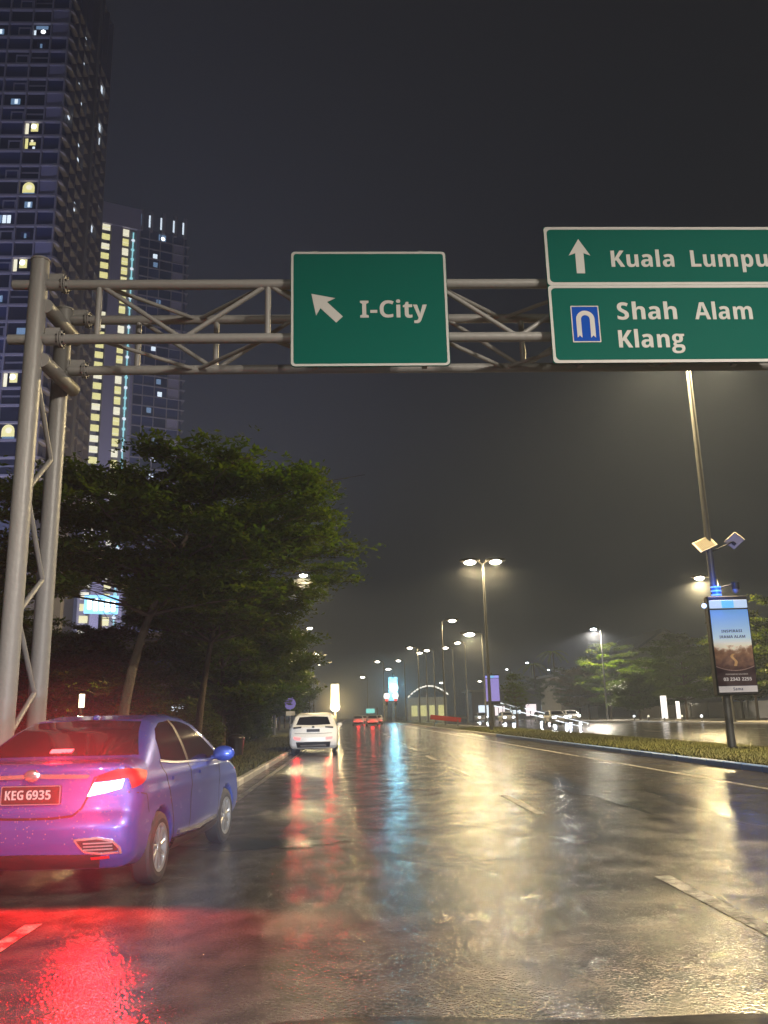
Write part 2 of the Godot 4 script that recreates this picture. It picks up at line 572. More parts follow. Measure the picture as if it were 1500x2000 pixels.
func tower_near() -> void:
	var t := thing("apartment_tower", Vector3(-57, 0, -155), "tall grey apartment tower at left edge with scattered lit windows", "tower")
	var top := 40
	put("wall", MB.new().box(Vector3(-13.9, 87, -14.0), Vector3(24.1, 174, 26.9)).mesh(), M.facade, t)
	var col := [-1.7, -5.3, -9.3, -14.2, -18.5, -23.0, -26.0]   # column edges along the front
	var y0 := 102.9
	# front: slabs, mullions
	for k in range(-16, 16):
		var y := y0 + 3.5 * k
		put("floor_band", MB.new().box(Vector3(-13.9, y, -0.1), Vector3(24.2, 0.42, 0.7)).mesh(), M.concrete, t)
	for c in col:
		put("mullion", MB.new().box(Vector3(c, 110, -0.11), Vector3(0.34, 128, 0.64)).mesh(), M.concrete, t)
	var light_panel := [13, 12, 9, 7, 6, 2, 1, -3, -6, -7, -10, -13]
	var lit := {"1_12": 1, "1_5": 2, "1_4": 3, "1_1": 4, "1_0": 5, "2_-1": 6, "1_-4": 2, "2_7": 5, "1_11": 8, "1_-11": 2, "1_-8": 9, "3_12": 5, "2_-6": 5, "1_-14": 4, "2_-12": 6, "1_-2": 8}
	for c in 6:
		var x0: float = col[c] - 0.17
		var x1: float = col[c + 1] + 0.17
		var w := x0 - x1
		var xm := (x0 + x1) * 0.5
		var pane := MB.new().box(Vector3.ZERO, Vector3(w, 3.08, 0.1)).mesh()
		var sub := MB.new().box(Vector3.ZERO, Vector3(w * 0.5 - 0.1, 1.7, 0.1)).mesh()
		var frame := MB.new()
		ring(frame, PackedVector2Array([Vector2(w * 0.29, 1.05), Vector2(-w * 0.29, 1.05), Vector2(-w * 0.29, -1.05), Vector2(w * 0.29, -1.05)]), PackedVector2Array([Vector2(w * 0.24, 0.85), Vector2(-w * 0.24, 0.85), Vector2(-w * 0.24, -0.85), Vector2(w * 0.24, -0.85)]), Vector3.ZERO, 0.25)
		var fm := frame.mesh()
		for k in range(-16, 15):
			var at := Vector3(xm, y0 + 3.5 * k + 1.75, -0.42)
			var kind: int = lit.get("%d_%d" % [c, k], 0)
			var m: Material = M.glass_blue if (c + k) % 3 else M.glass_dark
			if c == 0:
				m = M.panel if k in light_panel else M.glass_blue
			elif c == 1:
				m = M.glass_dark
			var o := put("window_pane", pane, m, t)
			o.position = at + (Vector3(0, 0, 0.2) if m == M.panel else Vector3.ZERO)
			if c == 2 and k % 2 == 0 and kind == 0:
				put("window_frame", fm, M.concrete, t).position = at + Vector3(w * 0.17, -0.3, 0.1)
			if c == 1 and kind == 0 and k % 2 == 0:
				put("window_rail", MB.new().box(Vector3.ZERO, Vector3(w, 0.35, 0.14)).mesh(), M.concrete_dim, t).position = at + Vector3(0, 0.2, 0.06)
			if kind > 0:
				lit_window(t, at + Vector3(0, 0, 0.08), w, kind)
	# right side: balcony slabs with rounded corners, upright fins, windows
	var slab := PackedVector2Array([Vector2(-1.7, 0.0)])
	for i in 5:
		var a := PI * 0.5 * (1.0 - i / 4.0)
		slab.append(Vector2(-1.0 + cos(a) * 1.6, -1.0 + sin(a) * 1.4))
	slab.append(Vector2(0.6, -27.0)); slab.append(Vector2(-1.7, -27.0))
	var sb := MB.new().plate(slab, Vector3.ZERO, Vector3.RIGHT, Vector3.BACK, 0.5)
	var sm := sb.mesh()
	for k in range(-16, 16):
		put("balcony_slab", sm, M.concrete_dim, t).position = Vector3(-1.35, y0 + 3.5 * k + 0.25, 0)
	for z in [-3.6, -7.5, -11.5, -19.5, -23.5, -27.2]:
		put("fin", MB.new().box(Vector3(-1.25, 110, z), Vector3(1.2, 128, 0.3)).mesh(), M.concrete_dim, t)
	put("pilaster", MB.new().box(Vector3(-1.05, 88, -15.7), Vector3(1.6, 175, 1.7)).mesh(), M.beige, t)
	var bay := MB.new().box(Vector3.ZERO, Vector3(0.1, 2.5, 2.9)).mesh()
	for k in range(-12, 15):
		for z in [-5.6, -9.5, -13.3, -17.8, -21.5, -25.4]:
			put("side_window", bay, M.glass_dark, t).position = Vector3(-1.77, y0 + 3.5 * k + 1.6, z)
	var bright := MB.new().box(Vector3.ZERO, Vector3(0.12, 1.9, 0.9)).mesh()
	for p in [[152.4, -9.5], [145.6, -9.2], [138.4, -7.6], [135.1, -9.3], [124.5, -9.5], [121.1, -9.8], [150.6, -22.7], [140.0, -22.9], [136.7, -23.6], [119.5, -24.4], [106.6, -4.4], [93.5, -8.7], [101.7, -24.3], [89.3, -8.7], [98.0, -24.9], [127.4, -2.6], [110.0, -9.6], [84.0, -9.3], [76.0, -5.3], [112.5, -21.8], [80.5, -24.0], [69.0, -9.0]]:
		put("lit_window", bright, M.win_white, t).position = Vector3(-1.25, p[0] + 0.2, p[1])
	put("roof", MB.new().box(Vector3(-13.9, 174.5, -14), Vector3(25, 1, 28)).mesh(), M.concrete_dim, t)

func lit_window(t: Node3D, at: Vector3, w: float, kind: int) -> void:
	var y := Vector3(0, 0, 0)
	match kind:
		1:
			put("lit_window", MB.new().box(at + Vector3(-0.1, 0.9, 0), Vector3(w * 0.7, 0.8, 0.06)).mesh(), M.win_blue, t)
			put("lamp", MB.new().ball(at + Vector3(0.2, -0.2, 0.1), Vector3(0.5, 0.45, 0.1)).mesh(), M.spark, t)
			put("lit_window", MB.new().box(at + Vector3(-w * 0.42, -0.4, 0), Vector3(0.4, 1.2, 0.06)).mesh(), M.win_white, t)
		2:
			put("lit_window", MB.new().box(at + Vector3(-w * 0.4, 0, 0), Vector3(w * 0.18, 2.9, 0.06)).mesh(), M.win_pale, t)
			put("lit_window", MB.new().box(at + Vector3(w * 0.02, 0.5, 0), Vector3(w * 0.4, 1.9, 0.06)).mesh(), M.win_yellow, t)
			put("lamp", MB.new().ball(at + Vector3(-0.1, 0.7, 0.1), Vector3(0.5, 0.55, 0.1)).mesh(), M.spark, t)
		3:
			put("lit_window", MB.new().box(at + Vector3(-w * 0.36, 0.1, 0), Vector3(w * 0.16, 2.4, 0.06)).mesh(), M.win_yellow, t)
			put("lit_window", MB.new().box(at + Vector3(-0.1, 0.1, 0), Vector3(w * 0.34, 0.7, 0.06)).mesh(), M.win_yellow, t)
			put("lamp", MB.new().ball(at + Vector3(-0.2, 0.7, 0.1), Vector3(0.3, 0.3, 0.1)).mesh(), M.win_pale, t)
			put("lit_window", MB.new().box(at + Vector3(0.2, -1.0, 0), Vector3(0.5, 0.8, 0.06)).mesh(), M.win_white, t)
		4:
			var a := PackedVector2Array([Vector2(w * 0.3, -1.0), Vector2(-w * 0.36, -1.0)])
			for i in 9:
				var g := PI * (1.0 - i / 8.0)
				a.append(Vector2(-w * 0.03 + cos(g) * w * 0.33, 0.2 + sin(g) * 1.3))
			put("lit_window", MB.new().plate(a, at, Vector3.RIGHT, Vector3.UP, 0.06).mesh(), M.win_yellow, t)
			put("lamp", MB.new().ball(at + Vector3(0, 0.3, 0.1), Vector3(0.6, 0.6, 0.06)).mesh(), M.win_pale, t)
			put("lit_window", MB.new().box(at + Vector3(0, -1.2, 0.03), Vector3(w * 0.62, 0.5, 0.08)).mesh(), M.win_blue, t)
		5:
			put("lit_window", MB.new().box(at + Vector3(0.1, -0.2, 0), Vector3(w * 0.42, 1.4, 0.06)).mesh(), M.win_blue, t)
			put("lit_window", MB.new().box(at + Vector3(0.25, -0.2, 0.04), Vector3(w * 0.14, 1.1, 0.06)).mesh(), M.win_white, t)
		6:
			for i in 3:
				put("lit_window", MB.new().box(at + Vector3(w * (-0.2 + 0.2 * i), 0, 0), Vector3(w * 0.16, 1.8, 0.06)).mesh(), M.win_white if i else M.win_blue, t)
		8:
			put("lit_window", MB.new().box(at + Vector3(0, 0, 0), Vector3(w * 0.5, 1.2, 0.06)).mesh(), M.glass_blue, t)
			put("lit_window", MB.new().box(at + Vector3(0, -0.3, 0.04), Vector3(w * 0.12, 1.0, 0.06)).mesh(), M.win_blue, t)
		9:
			put("lit_window", MB.new().box(at + Vector3(w * 0.2, -0.2, 0), Vector3(w * 0.45, 1.4, 0.06)).mesh(), M.win_blue, t)

func tower_far() -> void:
	var t := thing("apartment_tower", Vector3(-78.93, 0, -250), "farther apartment tower with two columns of yellow windows and finned roof", "tower", "", deg_to_rad(23.0))
	# local x runs along the face, z towards the road
	put("wall", MB.new().box(Vector3(0.6, 84, -9), Vector3(2.4, 168, 18)).mesh(), M.concrete_dim, t)
	put("core_wall", MB.new().box(Vector3(4.7, 84, -9), Vector3(3.4, 168.4, 18.5)).mesh(), M.panel, t)
	put("core_wall", MB.new().box(Vector3(7.0, 84, -9), Vector3(8.2, 167.6, 17)).mesh(), M.concrete_dim, t)
	put("core_wall", MB.new().box(Vector3(11.45, 84, -9), Vector3(0.9, 168, 18.6)).mesh(), M.panel, t)
	put("parapet", MB.new().box(Vector3(5.8, 164.4, 0.1), Vector3(12.6, 7.6, 1.0)).mesh(), M.panel, t)
	put("wall", MB.new().box(Vector3(19.9, 81, -10), Vector3(15.6, 162, 18.9)).mesh(), M.facade, t)
	var w1 := MB.new().box(Vector3.ZERO, Vector3(2.45, 2.1, 0.12)).mesh()
	var w2 := MB.new().box(Vector3.ZERO, Vector3(1.9, 2.5, 0.12)).mesh()
	var bar := MB.new().box(Vector3.ZERO, Vector3(2.6, 0.14, 0.1)).mesh()
	var stick := MB.new().box(Vector3.ZERO, Vector3(0.4, 2.5, 0.2)).mesh()
	var knob := MB.new().ball(Vector3.ZERO, Vector3(0.55, 0.55, 0.3)).mesh()
	for k in 44:
		var y := 159.3 - 3.47 * k
		if y < 20.0:
			break
		var r := rng.randf()
		if k != 7 and k != 8:
			var o := put("window", w1, M.win_yellow if r < 0.6 else M.win_pale, t)
			o.position = Vector3(1.3, y, 0.08)
			put("pane_bar", bar, M.win_yellow, o).position = Vector3(0, rng.randf_range(-0.6, 0.6), 0.1)
		var q := put("window", w2, M.win_pale if r > 0.75 or k == 0 else M.win_yellow, t)
		q.position = Vector3(7.6, y - 0.4, -0.3)
		put("pane_bar", MB.new().box(Vector3.ZERO, Vector3(1.95, 0.12, 0.1)).mesh(), M.win_pale, q).position = Vector3(0, rng.randf_range(-0.8, 0.8), 0.1)
		put("led_strip", stick, M.led_cyan, t).position = Vector3(9.95, y - 1.0, -0.2)
		put("led_knot", knob, M.led_cyan if k % 3 else M.win_white, t).position = Vector3(9.95, y - 2.7, -0.1)
	# right part: grid of slabs and mullions over dark panes
	var us := [12.1, 15.2, 18.85, 22.95, 26.7]
	for k in 38:
		var y := 158.3 - 3.47 * k
		put("floor_band", MB.new().box(Vector3(19.5, y, -0.3), Vector3(15.2, 0.35, 0.7)).mesh(), M.concrete_dim, t)
		put("balcony_stub", MB.new().box(Vector3(27.9, y, -2.5), Vector3(1.3, 0.3, 5.0)).mesh(), M.concrete_dim, t)
		for c in 4:
			var w: float = us[c + 1] - us[c] - 0.25
			var m: Material = M.glass_dark if rng.randf() < 0.6 else M.glass_blue
			if c == 3:
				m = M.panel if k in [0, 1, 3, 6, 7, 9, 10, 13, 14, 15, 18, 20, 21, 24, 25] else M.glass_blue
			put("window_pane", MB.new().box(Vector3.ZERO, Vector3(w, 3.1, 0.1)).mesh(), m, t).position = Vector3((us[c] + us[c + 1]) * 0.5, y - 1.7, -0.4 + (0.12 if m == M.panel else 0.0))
	for u in us:
		put("mullion", MB.new().box(Vector3(u, 85, -0.28), Vector3(0.3, 152, 0.64)).mesh(), M.concrete_dim, t)
	for u in [12.4, 15.6, 19.7, 23.6, 26.9]:
		put("roof_fin", MB.new().box(Vector3(u, 165.0, -0.4), Vector3(1.0, 7.6, 1.4)).mesh(), M.concrete_dim, t)
	for u in [11.95, 14.9, 18.7, 22.9, 26.1]:
		put("led_tube", MB.new().box(Vector3(u, 164.6, 0.4), Vector3(0.5, 4.4, 0.2)).mesh(), M.win_white if u > 13.0 else M.win_blue, t)
	for p in [[19.4, 159.6, 1], [17.3, 152.4, 0], [17.5, 149.4, 2], [18.0, 119.4, 0], [20.1, 108.1, 2], [20.6, 103.8, 0], [19.6, 88.1, 2], [19.0, 76.2, 0], [19.0, 136.0, 2], [25.0, 83.6, 0], [17.4, 98.0, 2], [19.3, 82.0, 0]]:
		if p[2] == 1:
			put("lit_window", MB.new().box(Vector3(p[0], p[1], -0.2), Vector3(2.4, 2.6, 0.1)).mesh(), M.win_blue, t)
			put("lamp", MB.new().ball(Vector3(p[0] + 0.2, p[1] - 0.2, 0.0), Vector3(0.6, 0.6, 0.2)).mesh(), M.spark, t)
		else:
			put("lit_window", MB.new().box(Vector3(p[0], p[1], -0.2), Vector3(1.4, 1.7, 0.1)).mesh(), M.win_white if p[2] == 0 else M.win_blue, t)

func background() -> void:
	# low building behind the left trees, its lit roof sign, shopfront lights
	var b := thing("mall_building", Vector3(-34, 0, -80), "low dark building behind the left trees with lit shopfront", "building")
	put("wall", MB.new().box(Vector3(0, 4.5, -10), Vector3(46, 9, 20)).mesh(), M.facade, b)
	put("roof", MB.new().box(Vector3(0, 9.2, -10), Vector3(47, 0.5, 21)).mesh(), M.concrete_dim, b)
	for i in 11:
		put("window", MB.new().box(Vector3(-20 + i * 4.0, 6.2, 0.1), Vector3(2.8, 1.6, 0.12)).mesh(), M.glass_blue, b)
	for i in 16:
		put("shopfront_light", MB.new().box(Vector3(-22.0 + i * 2.9, 2.6, 0.15), Vector3(1.9, 0.7, 0.2)).mesh(), M.win_white if i % 3 else M.win_pale, b)
	var sg := thing("roof_sign", Vector3(-17.4, 8.6, -60), "bright blue-white lit sign glimpsed between branches of left tree", "sign", "", 0.35)
	put("sign_panel", MB.new().cbox(Vector3(0, 0.9, -0.15), Vector3(2.3, 1.3, 0.3), 0.05).mesh(), glow(Color(0.25, 0.6, 1.0), 1.8), sg)
	for i in 5:
		put("sign_letter", MB.new().cbox(Vector3(-0.8 + i * 0.4, 0.9 - i * 0.03, 0.03), Vector3(0.26, 0.7 + 0.15 * (i % 2), 0.06), 0.02).mesh(), glow(Color(0.8, 0.95, 1.0), 6.0), sg)
	put("sign_post", MB.new().tube(Vector3(0, -8.6, -0.4), Vector3(0, 1.4, -0.4), 0.14, 0.14).mesh(), M.pole, sg)
	var lot := thing("office_building", Vector3(-17, 0, -112), "blue-grey building glimpsed through the left tree canopy", "building")
	put("wall", MB.new().box(Vector3(0, 8.5, -6), Vector3(13, 17, 12)).mesh(), M.panel, lot)
	for i in 4:
		for j in 3:
			put("window", MB.new().box(Vector3(-4.5 + i * 3.0, 5.0 + j * 4.0, 0.05), Vector3(1.9, 1.8, 0.12)).mesh(), M.win_white if (i + j) % 3 == 0 else M.glass_blue, lot)
	# gabled hall on the right
	var h := thing("gabled_hall", Vector3(56, 0, -150), "grey hall with a steep gabled roof behind right trees", "building")
	var g := PackedVector2Array([Vector2(-10.7, 0), Vector2(10.7, 0), Vector2(10.7, 8.2), Vector2(0, 15.0), Vector2(-10.7, 8.2)])
	put("wall", MB.new().plate(g, Vector3(0, 0, -24), Vector3.RIGHT, Vector3.UP, 24.0).mesh(), M.wall, h)
	for s in [-1.0, 1.0]:
		var d := Vector3(s * 11.6, -7.4, 0)
		put("roof", MB.new().box(Vector3(s * 5.75, 11.6, -12), Vector3(d.length(), 0.4, 25.6), Basis(Vector3.BACK, atan2(-7.4 * s, 11.6))).mesh(), M.roofing, h)
	put("lower_roof", MB.new().box(Vector3(-15.5, 8.4, -10), Vector3(7.5, 0.4, 18), Basis(Vector3.BACK, 0.13)).mesh(), M.roofing, h)
	put("lower_wall", MB.new().box(Vector3(-15.5, 3.8, -10), Vector3(6.5, 7.6, 16)).mesh(), M.wall, h)
	# low boundary wall beyond the opposite pavement
	var w := thing("boundary_wall", Vector3(49, 0, -20), "long pale boundary wall behind the right trees", "wall")
	for i in 20:
		put("wall_panel", MB.new().cbox(Vector3(0, 1.05, -40.0 - i * 6.0), Vector3(0.25, 2.1, 5.6), 0.02).mesh(), M.wall, w)
		put("pier", MB.new().cbox(Vector3(-0.05, 1.15, -43.0 - i * 6.0), Vector3(0.45, 2.3, 0.45), 0.02).mesh(), M.wall, w)
	# lit low things beyond the opposite road
	for p in [[36.6, -100.0, 2.6, 0.55], [36.9, -96.5, 1.9, 0.35]]:
		var lp := thing("lit_pillar", Vector3(p[0], 0.13, p[1]), "tall white glowing pillar among the right tree trunks" if p[3] > 0.4 else "smaller white glowing pillar among the right tree trunks", "lamp", "lit pillars under the right trees")
		put("base", MB.new().cbox(Vector3(0, 0.1, 0), Vector3(p[3] + 0.3, 0.2, p[3] + 0.3), 0.02).mesh(), M.wall, lp)
		put("lamp_shade", MB.new().cbox(Vector3(0, 0.2 + p[2] * 0.5, 0), Vector3(p[3], p[2], p[3]), 0.03).mesh(), glow(Color(1.0, 0.92, 0.85), 1.6), lp)
	for i in 5:
		var bo := thing("bollard_light", Vector3(35.2, 0.13, -86.0 - i * 5.2), "low white bollard light, %s along the opposite kerb" % ["nearest", "second", "third", "fourth", "farthest"][i], "bollard", "bollard lights along the opposite kerb")
		put("post", MB.new().tube(Vector3.ZERO, Vector3(0, 0.42, 0), 0.09, 0.09).mesh(), M.pole, bo)
		put("lamp", MB.new().ball(Vector3(0, 0.5, 0), Vector3(0.13, 0.13, 0.13)).mesh(), M.win_pale if i % 2 else M.spark, bo)
	# lit shops far right of centre
	var sh := thing("shop_row", Vector3(52, 0, -185), "row of brightly lit shops far beyond opposite road", "building")
	put("wall", MB.new().box(Vector3(0, 3, -5), Vector3(52, 6, 10)).mesh(), M.facade, sh)
	put("roof", MB.new().box(Vector3(0, 6.2, -5), Vector3(53, 0.4, 11)).mesh(), M.roofing, sh)
	for i in 15:
		put("shop_window", MB.new().box(Vector3(-23.5 + i * 3.4, 1.9, 0.1), Vector3(2.2, 2.4 - 0.5 * (i % 3), 0.2)).mesh(), glow(Color(1.0, 0.86, 0.88), 1.3) if i % 2 else M.win_white, sh)
	# arched station hall at the end of the road
	var a := thing("arched_hall", Vector3(22.5, 0, -250), "far hall with glowing arched roof at the end of road", "building")
	var arch := MB.new()
	for i in 14:
		var x0 := -6.0 + 12.0 * i / 14
		var x1 := -6.0 + 12.0 * (i + 1) / 14
		var ya := 9.6 - 3.0 * pow(x0 / 6.0 - 0.05, 2)
		var yb := 9.6 - 3.0 * pow(x1 / 6.0 - 0.05, 2)
		put("roof_light", MB.new().box(Vector3((x0 + x1) * 0.5, (ya + yb) * 0.5, 0), Vector3(0.7, 0.35, 0.4), Basis(Vector3.BACK, atan2(yb - ya, x1 - x0))).mesh(), glow(Color(1.0, 0.95, 0.82), 2.5), a)
		arch.box(Vector3((x0 + x1) * 0.5, (ya + yb) * 0.5 + 0.3, -6), Vector3(0.95, 0.3, 12), Basis(Vector3.BACK, atan2(yb - ya, x1 - x0)))
	put("roof", arch.mesh(), M.roofing, a)
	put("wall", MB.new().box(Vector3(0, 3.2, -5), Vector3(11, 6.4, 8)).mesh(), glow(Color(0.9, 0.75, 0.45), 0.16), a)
	for i in 4:
		put("window", MB.new().box(Vector3(-4 + i * 2.6, 2.6, -0.9), Vector3(1.7, 3.0, 0.2)).mesh(), M.win_yellow, a)
	# made-up glowing strips on posts, in place of headlight trails
	var r := thing("light_trails", Vector3.ZERO, "two sloping white glowing strips made up for headlight trails", "light_trails")
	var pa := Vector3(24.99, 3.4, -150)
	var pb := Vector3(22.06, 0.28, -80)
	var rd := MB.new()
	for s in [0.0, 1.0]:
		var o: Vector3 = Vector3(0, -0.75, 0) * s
		put("trail_strip", MB.new().tube(pa + o, pb + o * 0.6, 0.09, 0.035, 6).mesh(), glow(Color(0.8, 0.9, 1.0), 1.3), r)
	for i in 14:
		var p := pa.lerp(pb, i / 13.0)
		put("trail_post", MB.new().tube(Vector3(p.x, -0.02, p.z), p - Vector3(0, 0.1, 0), 0.07, 0.07, 6).mesh(), M.pole, r)
	# lit totem sign ahead on the left
	var y := thing("totem_sign", Vector3(-3.2, 0.12, -180), "tall glowing yellow totem sign ahead left of the road", "sign")
	put("post", MB.new().box(Vector3(0, 1.5, 0), Vector3(0.5, 3.0, 0.5)).mesh(), M.pole, y)
	put("sign_panel", MB.new().cbox(Vector3(0, 5.4, 0), Vector3(1.7, 5.2, 0.4), 0.05).mesh(), glow(Color(1.0, 0.85, 0.5), 2.2), y)
	put("lamp", MB.new().ball(Vector3(0, 3.3, 0.3), Vector3(0.9, 0.9, 0.3)).mesh(), glow(Color(1.0, 0.93, 0.75), 16.0), y)
	omni(y, Vector3(0, 3.3, 1.4), Color(1.0, 0.85, 0.55), 220.0, 0.4)
	# overhead sign and signal heads far ahead
	var og := thing("overhead_sign", Vector3(3.4, 0, -150), "small cyan lit road sign over far red tail lights", "sign")
	put("post", MB.new().tube(Vector3(1.2, 0, 0), Vector3(1.2, 2.9, 0), 0.08, 0.08).mesh(), M.pole, og)
	put("sign_panel", MB.new().cbox(Vector3(0, 2.3, 0.1), Vector3(1.5, 0.75, 0.1), 0.02).mesh(), glow(Color(0.1, 0.8, 0.75), 0.9), og)
	for i in 2:
		var ts := thing("traffic_signal", Vector3([6.9, 8.6][i], 0, -165), "%s of two far traffic signals showing red" % ["left", "right"][i], "traffic light", "far traffic signals")
		put("post", MB.new().tube(Vector3.ZERO, Vector3(0, 4.4, 0), 0.08, 0.08).mesh(), M.pole, ts)
		put("signal_head", MB.new().cbox(Vector3(0, 4.0, 0.15), Vector3(0.5, 1.3, 0.3), 0.03).mesh(), M.dark, ts)
		put("red_lamp", MB.new().ball(Vector3(0, 4.4, 0.32), Vector3(0.3, 0.3, 0.1)).mesh(), M.tail_far, ts)
		put("white_lamp", MB.new().ball(Vector3(0, 5.1, 0.2), Vector3(0.5, 0.5, 0.3)).mesh(), glow(Color(1.0, 0.95, 0.85), 8.0), ts)
	var rb := thing("road_barrier", Vector3(10.4, 0.12, -95), "red road barrier standing on far end of median", "barrier")
	put("board", MB.new().cbox(Vector3(0, 0.85, 0), Vector3(3.4, 0.5, 0.12), 0.02, Basis(Vector3.BACK, -0.12)).mesh(), mat(Color(0.5, 0.03, 0.02), 0.5), rb)
	for s in [-1.3, 1.3]:
		put("leg", MB.new().cbox(Vector3(s, 0.35, 0), Vector3(0.1, 0.7, 0.5), 0.01).mesh(), M.pole, rb)

# ---------------------------------------------------------------- sign gantry
func gantry() -> void:
	var g := thing("sign_gantry", Vector3(-4.15, 0, -10.6), "grey steel pipe gantry spanning the road on twin posts", "gantry")
	var zr := -1.05
	var yt := 7.2
	var yb := 6.4
	for z in [0.0, zr]:
		put("post", MB.new().tube(Vector3(0, 0.0, z), Vector3(0, 7.55 if z == 0.0 else 7.35, z), 0.122, 0.122, 24).mesh(), M.steel, g)
		put("post_cap", MB.new().tube(Vector3(0, 7.55 if z == 0.0 else 7.35, z), Vector3(0, 7.575 if z == 0.0 else 7.375, z), 0.132, 0.132, 24).mesh(), M.steel, g)
		put("base_plate", MB.new().cbox(Vector3(0, 0.13, z), Vector3(0.62, 0.05, 0.62), 0.008).mesh(), M.steel, g)
	# pipes tying the two posts together under the chords
	for y in [yt - 0.32, yb - 0.3]:
		put("tie_pipe", MB.new().tube(Vector3(0.12, y, 0.02), Vector3(0.2, y, zr), 0.1, 0.1, 18).mesh(), M.steel, g)
	# zigzag between the posts
	var zig := [6.0, 5.0, 4.35, 3.3, 2.75, 1.8, 1.25, 0.35]
	for i in zig.size() - 1:
		var a := Vector3(0.0, zig[i], -0.14 if i % 2 == 0 else zr + 0.14)
		var b := Vector3(0.0, zig[i + 1], -0.14 if i % 2 == 1 else zr + 0.14)
		put("post_brace", MB.new().tube(a, b, 0.035, 0.035, 8).mesh(), M.steel, g)
	# chords
	var long := 16.4
	for z in [0.0, zr]:
		for y in [yt, yb]:
			put("chord", MB.new().tube(Vector3(-0.34 if z == 0.0 else 0.0, y, z), Vector3(long, y, z), 0.068, 0.068, 18).mesh(), M.steel, g)
			var f := put("chord_sleeve", MB.new().tube(Vector3(0.14, y, z), Vector3(0.40, y, z), 0.08, 0.08, 18).mesh(), M.steel, g)
			for s in [0.33, 0.36]:
				var fl := put("flange", MB.new().tube(Vector3(s, y, z), Vector3(s + 0.018, y, z), 0.118, 0.118, 18).mesh(), M.steel, f)
			for k in 6:
				var an := TAU * k / 6 + 0.3
				put("bolt", MB.new().tube(Vector3(0.305, y + sin(an) * 0.098, z + cos(an) * 0.098), Vector3(0.40, y + sin(an) * 0.098, z + cos(an) * 0.098), 0.011, 0.011, 6).mesh(), M.dark, f)
			put("gusset", MB.new().cbox(Vector3(0.23, y + 0.11, z), Vector3(0.2, 0.12, 0.02), 0.004).mesh(), M.steel, g)
	# web members: verticals and diagonals on both faces, ties and diagonals on top and underside
	var bay := 1.14
	for z in [0.0, zr]:
		for i in 14:
			var x := 0.82 + i * bay + (0.28 if z == zr else 0.0)
			if i % 2 == 0 or z == zr:
				put("upright", MB.new().tube(Vector3(x, yb, z), Vector3(x, yt, z), 0.042, 0.042, 10).mesh(), M.steel, g)
			if i < 13:
				var up := i % 2 == 0
				put("diagonal", MB.new().tube(Vector3(x, yt if up else yb, z), Vector3(x + bay, yb if up else yt, z), 0.034, 0.034, 8).mesh(), M.steel, g)
	for y in [yt, yb]:
		for i in 13:
			var x := 0.82 + i * bay
			var nr := i % 2 == 0
			put("lacing", MB.new().tube(Vector3(x, y, 0.0 if nr else zr), Vector3(x + bay, y, zr if nr else 0.0), 0.03, 0.03, 8).mesh(), M.steel, g)
	# hangers behind the signs
	for x in [3.75, 5.2, 7.3, 9.4]:
		put("sign_bracket", MB.new().box(Vector3(x, 6.75, 0.14), Vector3(0.07, 1.7, 0.1)).mesh(), M.steel, g)
	# bracing plate low on the right post, edge of the far posts
	put("post", MB.new().tube(Vector3(long, 0, 0), Vector3(long, 7.55, 0), 0.165, 0.165, 20).mesh(), M.steel, g)
	put("post", MB.new().tube(Vector3(long, 0, zr), Vector3(long, 7.35, zr), 0.165, 0.165, 20).mesh(), M.steel, g)
	sign_small()
	sign_big()

func arrow(tip: Vector2, dir: float, hw: float, hl: float, sw: float, total: float) -> PackedVector2Array:
	var out := PackedVector2Array()
	for p in [Vector2(0, 0), Vector2(hw * 0.5, -hl), Vector2(sw * 0.5, -hl * 0.86), Vector2(sw * 0.5, -total), Vector2(-sw * 0.5, -total), Vector2(-sw * 0.5, -hl * 0.86), Vector2(-hw * 0.5, -hl)]:
		out.append(tip + p.rotated(dir))
	return out

func sign_small() -> void:
	var s := thing("direction_sign", Vector3(0.33, 6.72, -10.36), "smaller green overhead sign reading I-City with diagonal arrow", "road sign", "green direction signs on the gantry")
	var w := 2.11
	var h := 1.68
	put("panel", MB.new().plate(round_rect(w, h, 0.06), Vector3(0, 0, -0.02), Vector3.RIGHT, Vector3.UP, 0.02).mesh(), M.green, s)
	var b := MB.new()
	ring(b, round_rect(w - 0.012, h - 0.012, 0.055), round_rect(w - 0.075, h - 0.075, 0.035), Vector3.ZERO, 0.005)
	put("border", b.mesh(), M.white, s)
	var hd := Vector2(-0.447 - 0.33, 6.928 - 6.72)
	put("arrow", MB.new().plate(arrow(hd, 0.78, 0.36, 0.27, 0.125, 0.53), Vector3.ZERO, Vector3.RIGHT, Vector3.UP, 0.005).mesh(), M.white, s)
	words("I-City", Vector3(0.202 - 0.33, 6.578 - 6.72, 0.0), 0.245, 0.90, M.white, s)
	put("stiffener", MB.new().box(Vector3(0, 0.45, -0.05), Vector3(w - 0.1, 0.06, 0.06)).mesh(), M.steel, s)
	put("stiffener", MB.new().box(Vector3(0, -0.5, -0.05), Vector3(w - 0.1, 0.06, 0.06)).mesh(), M.steel, s)

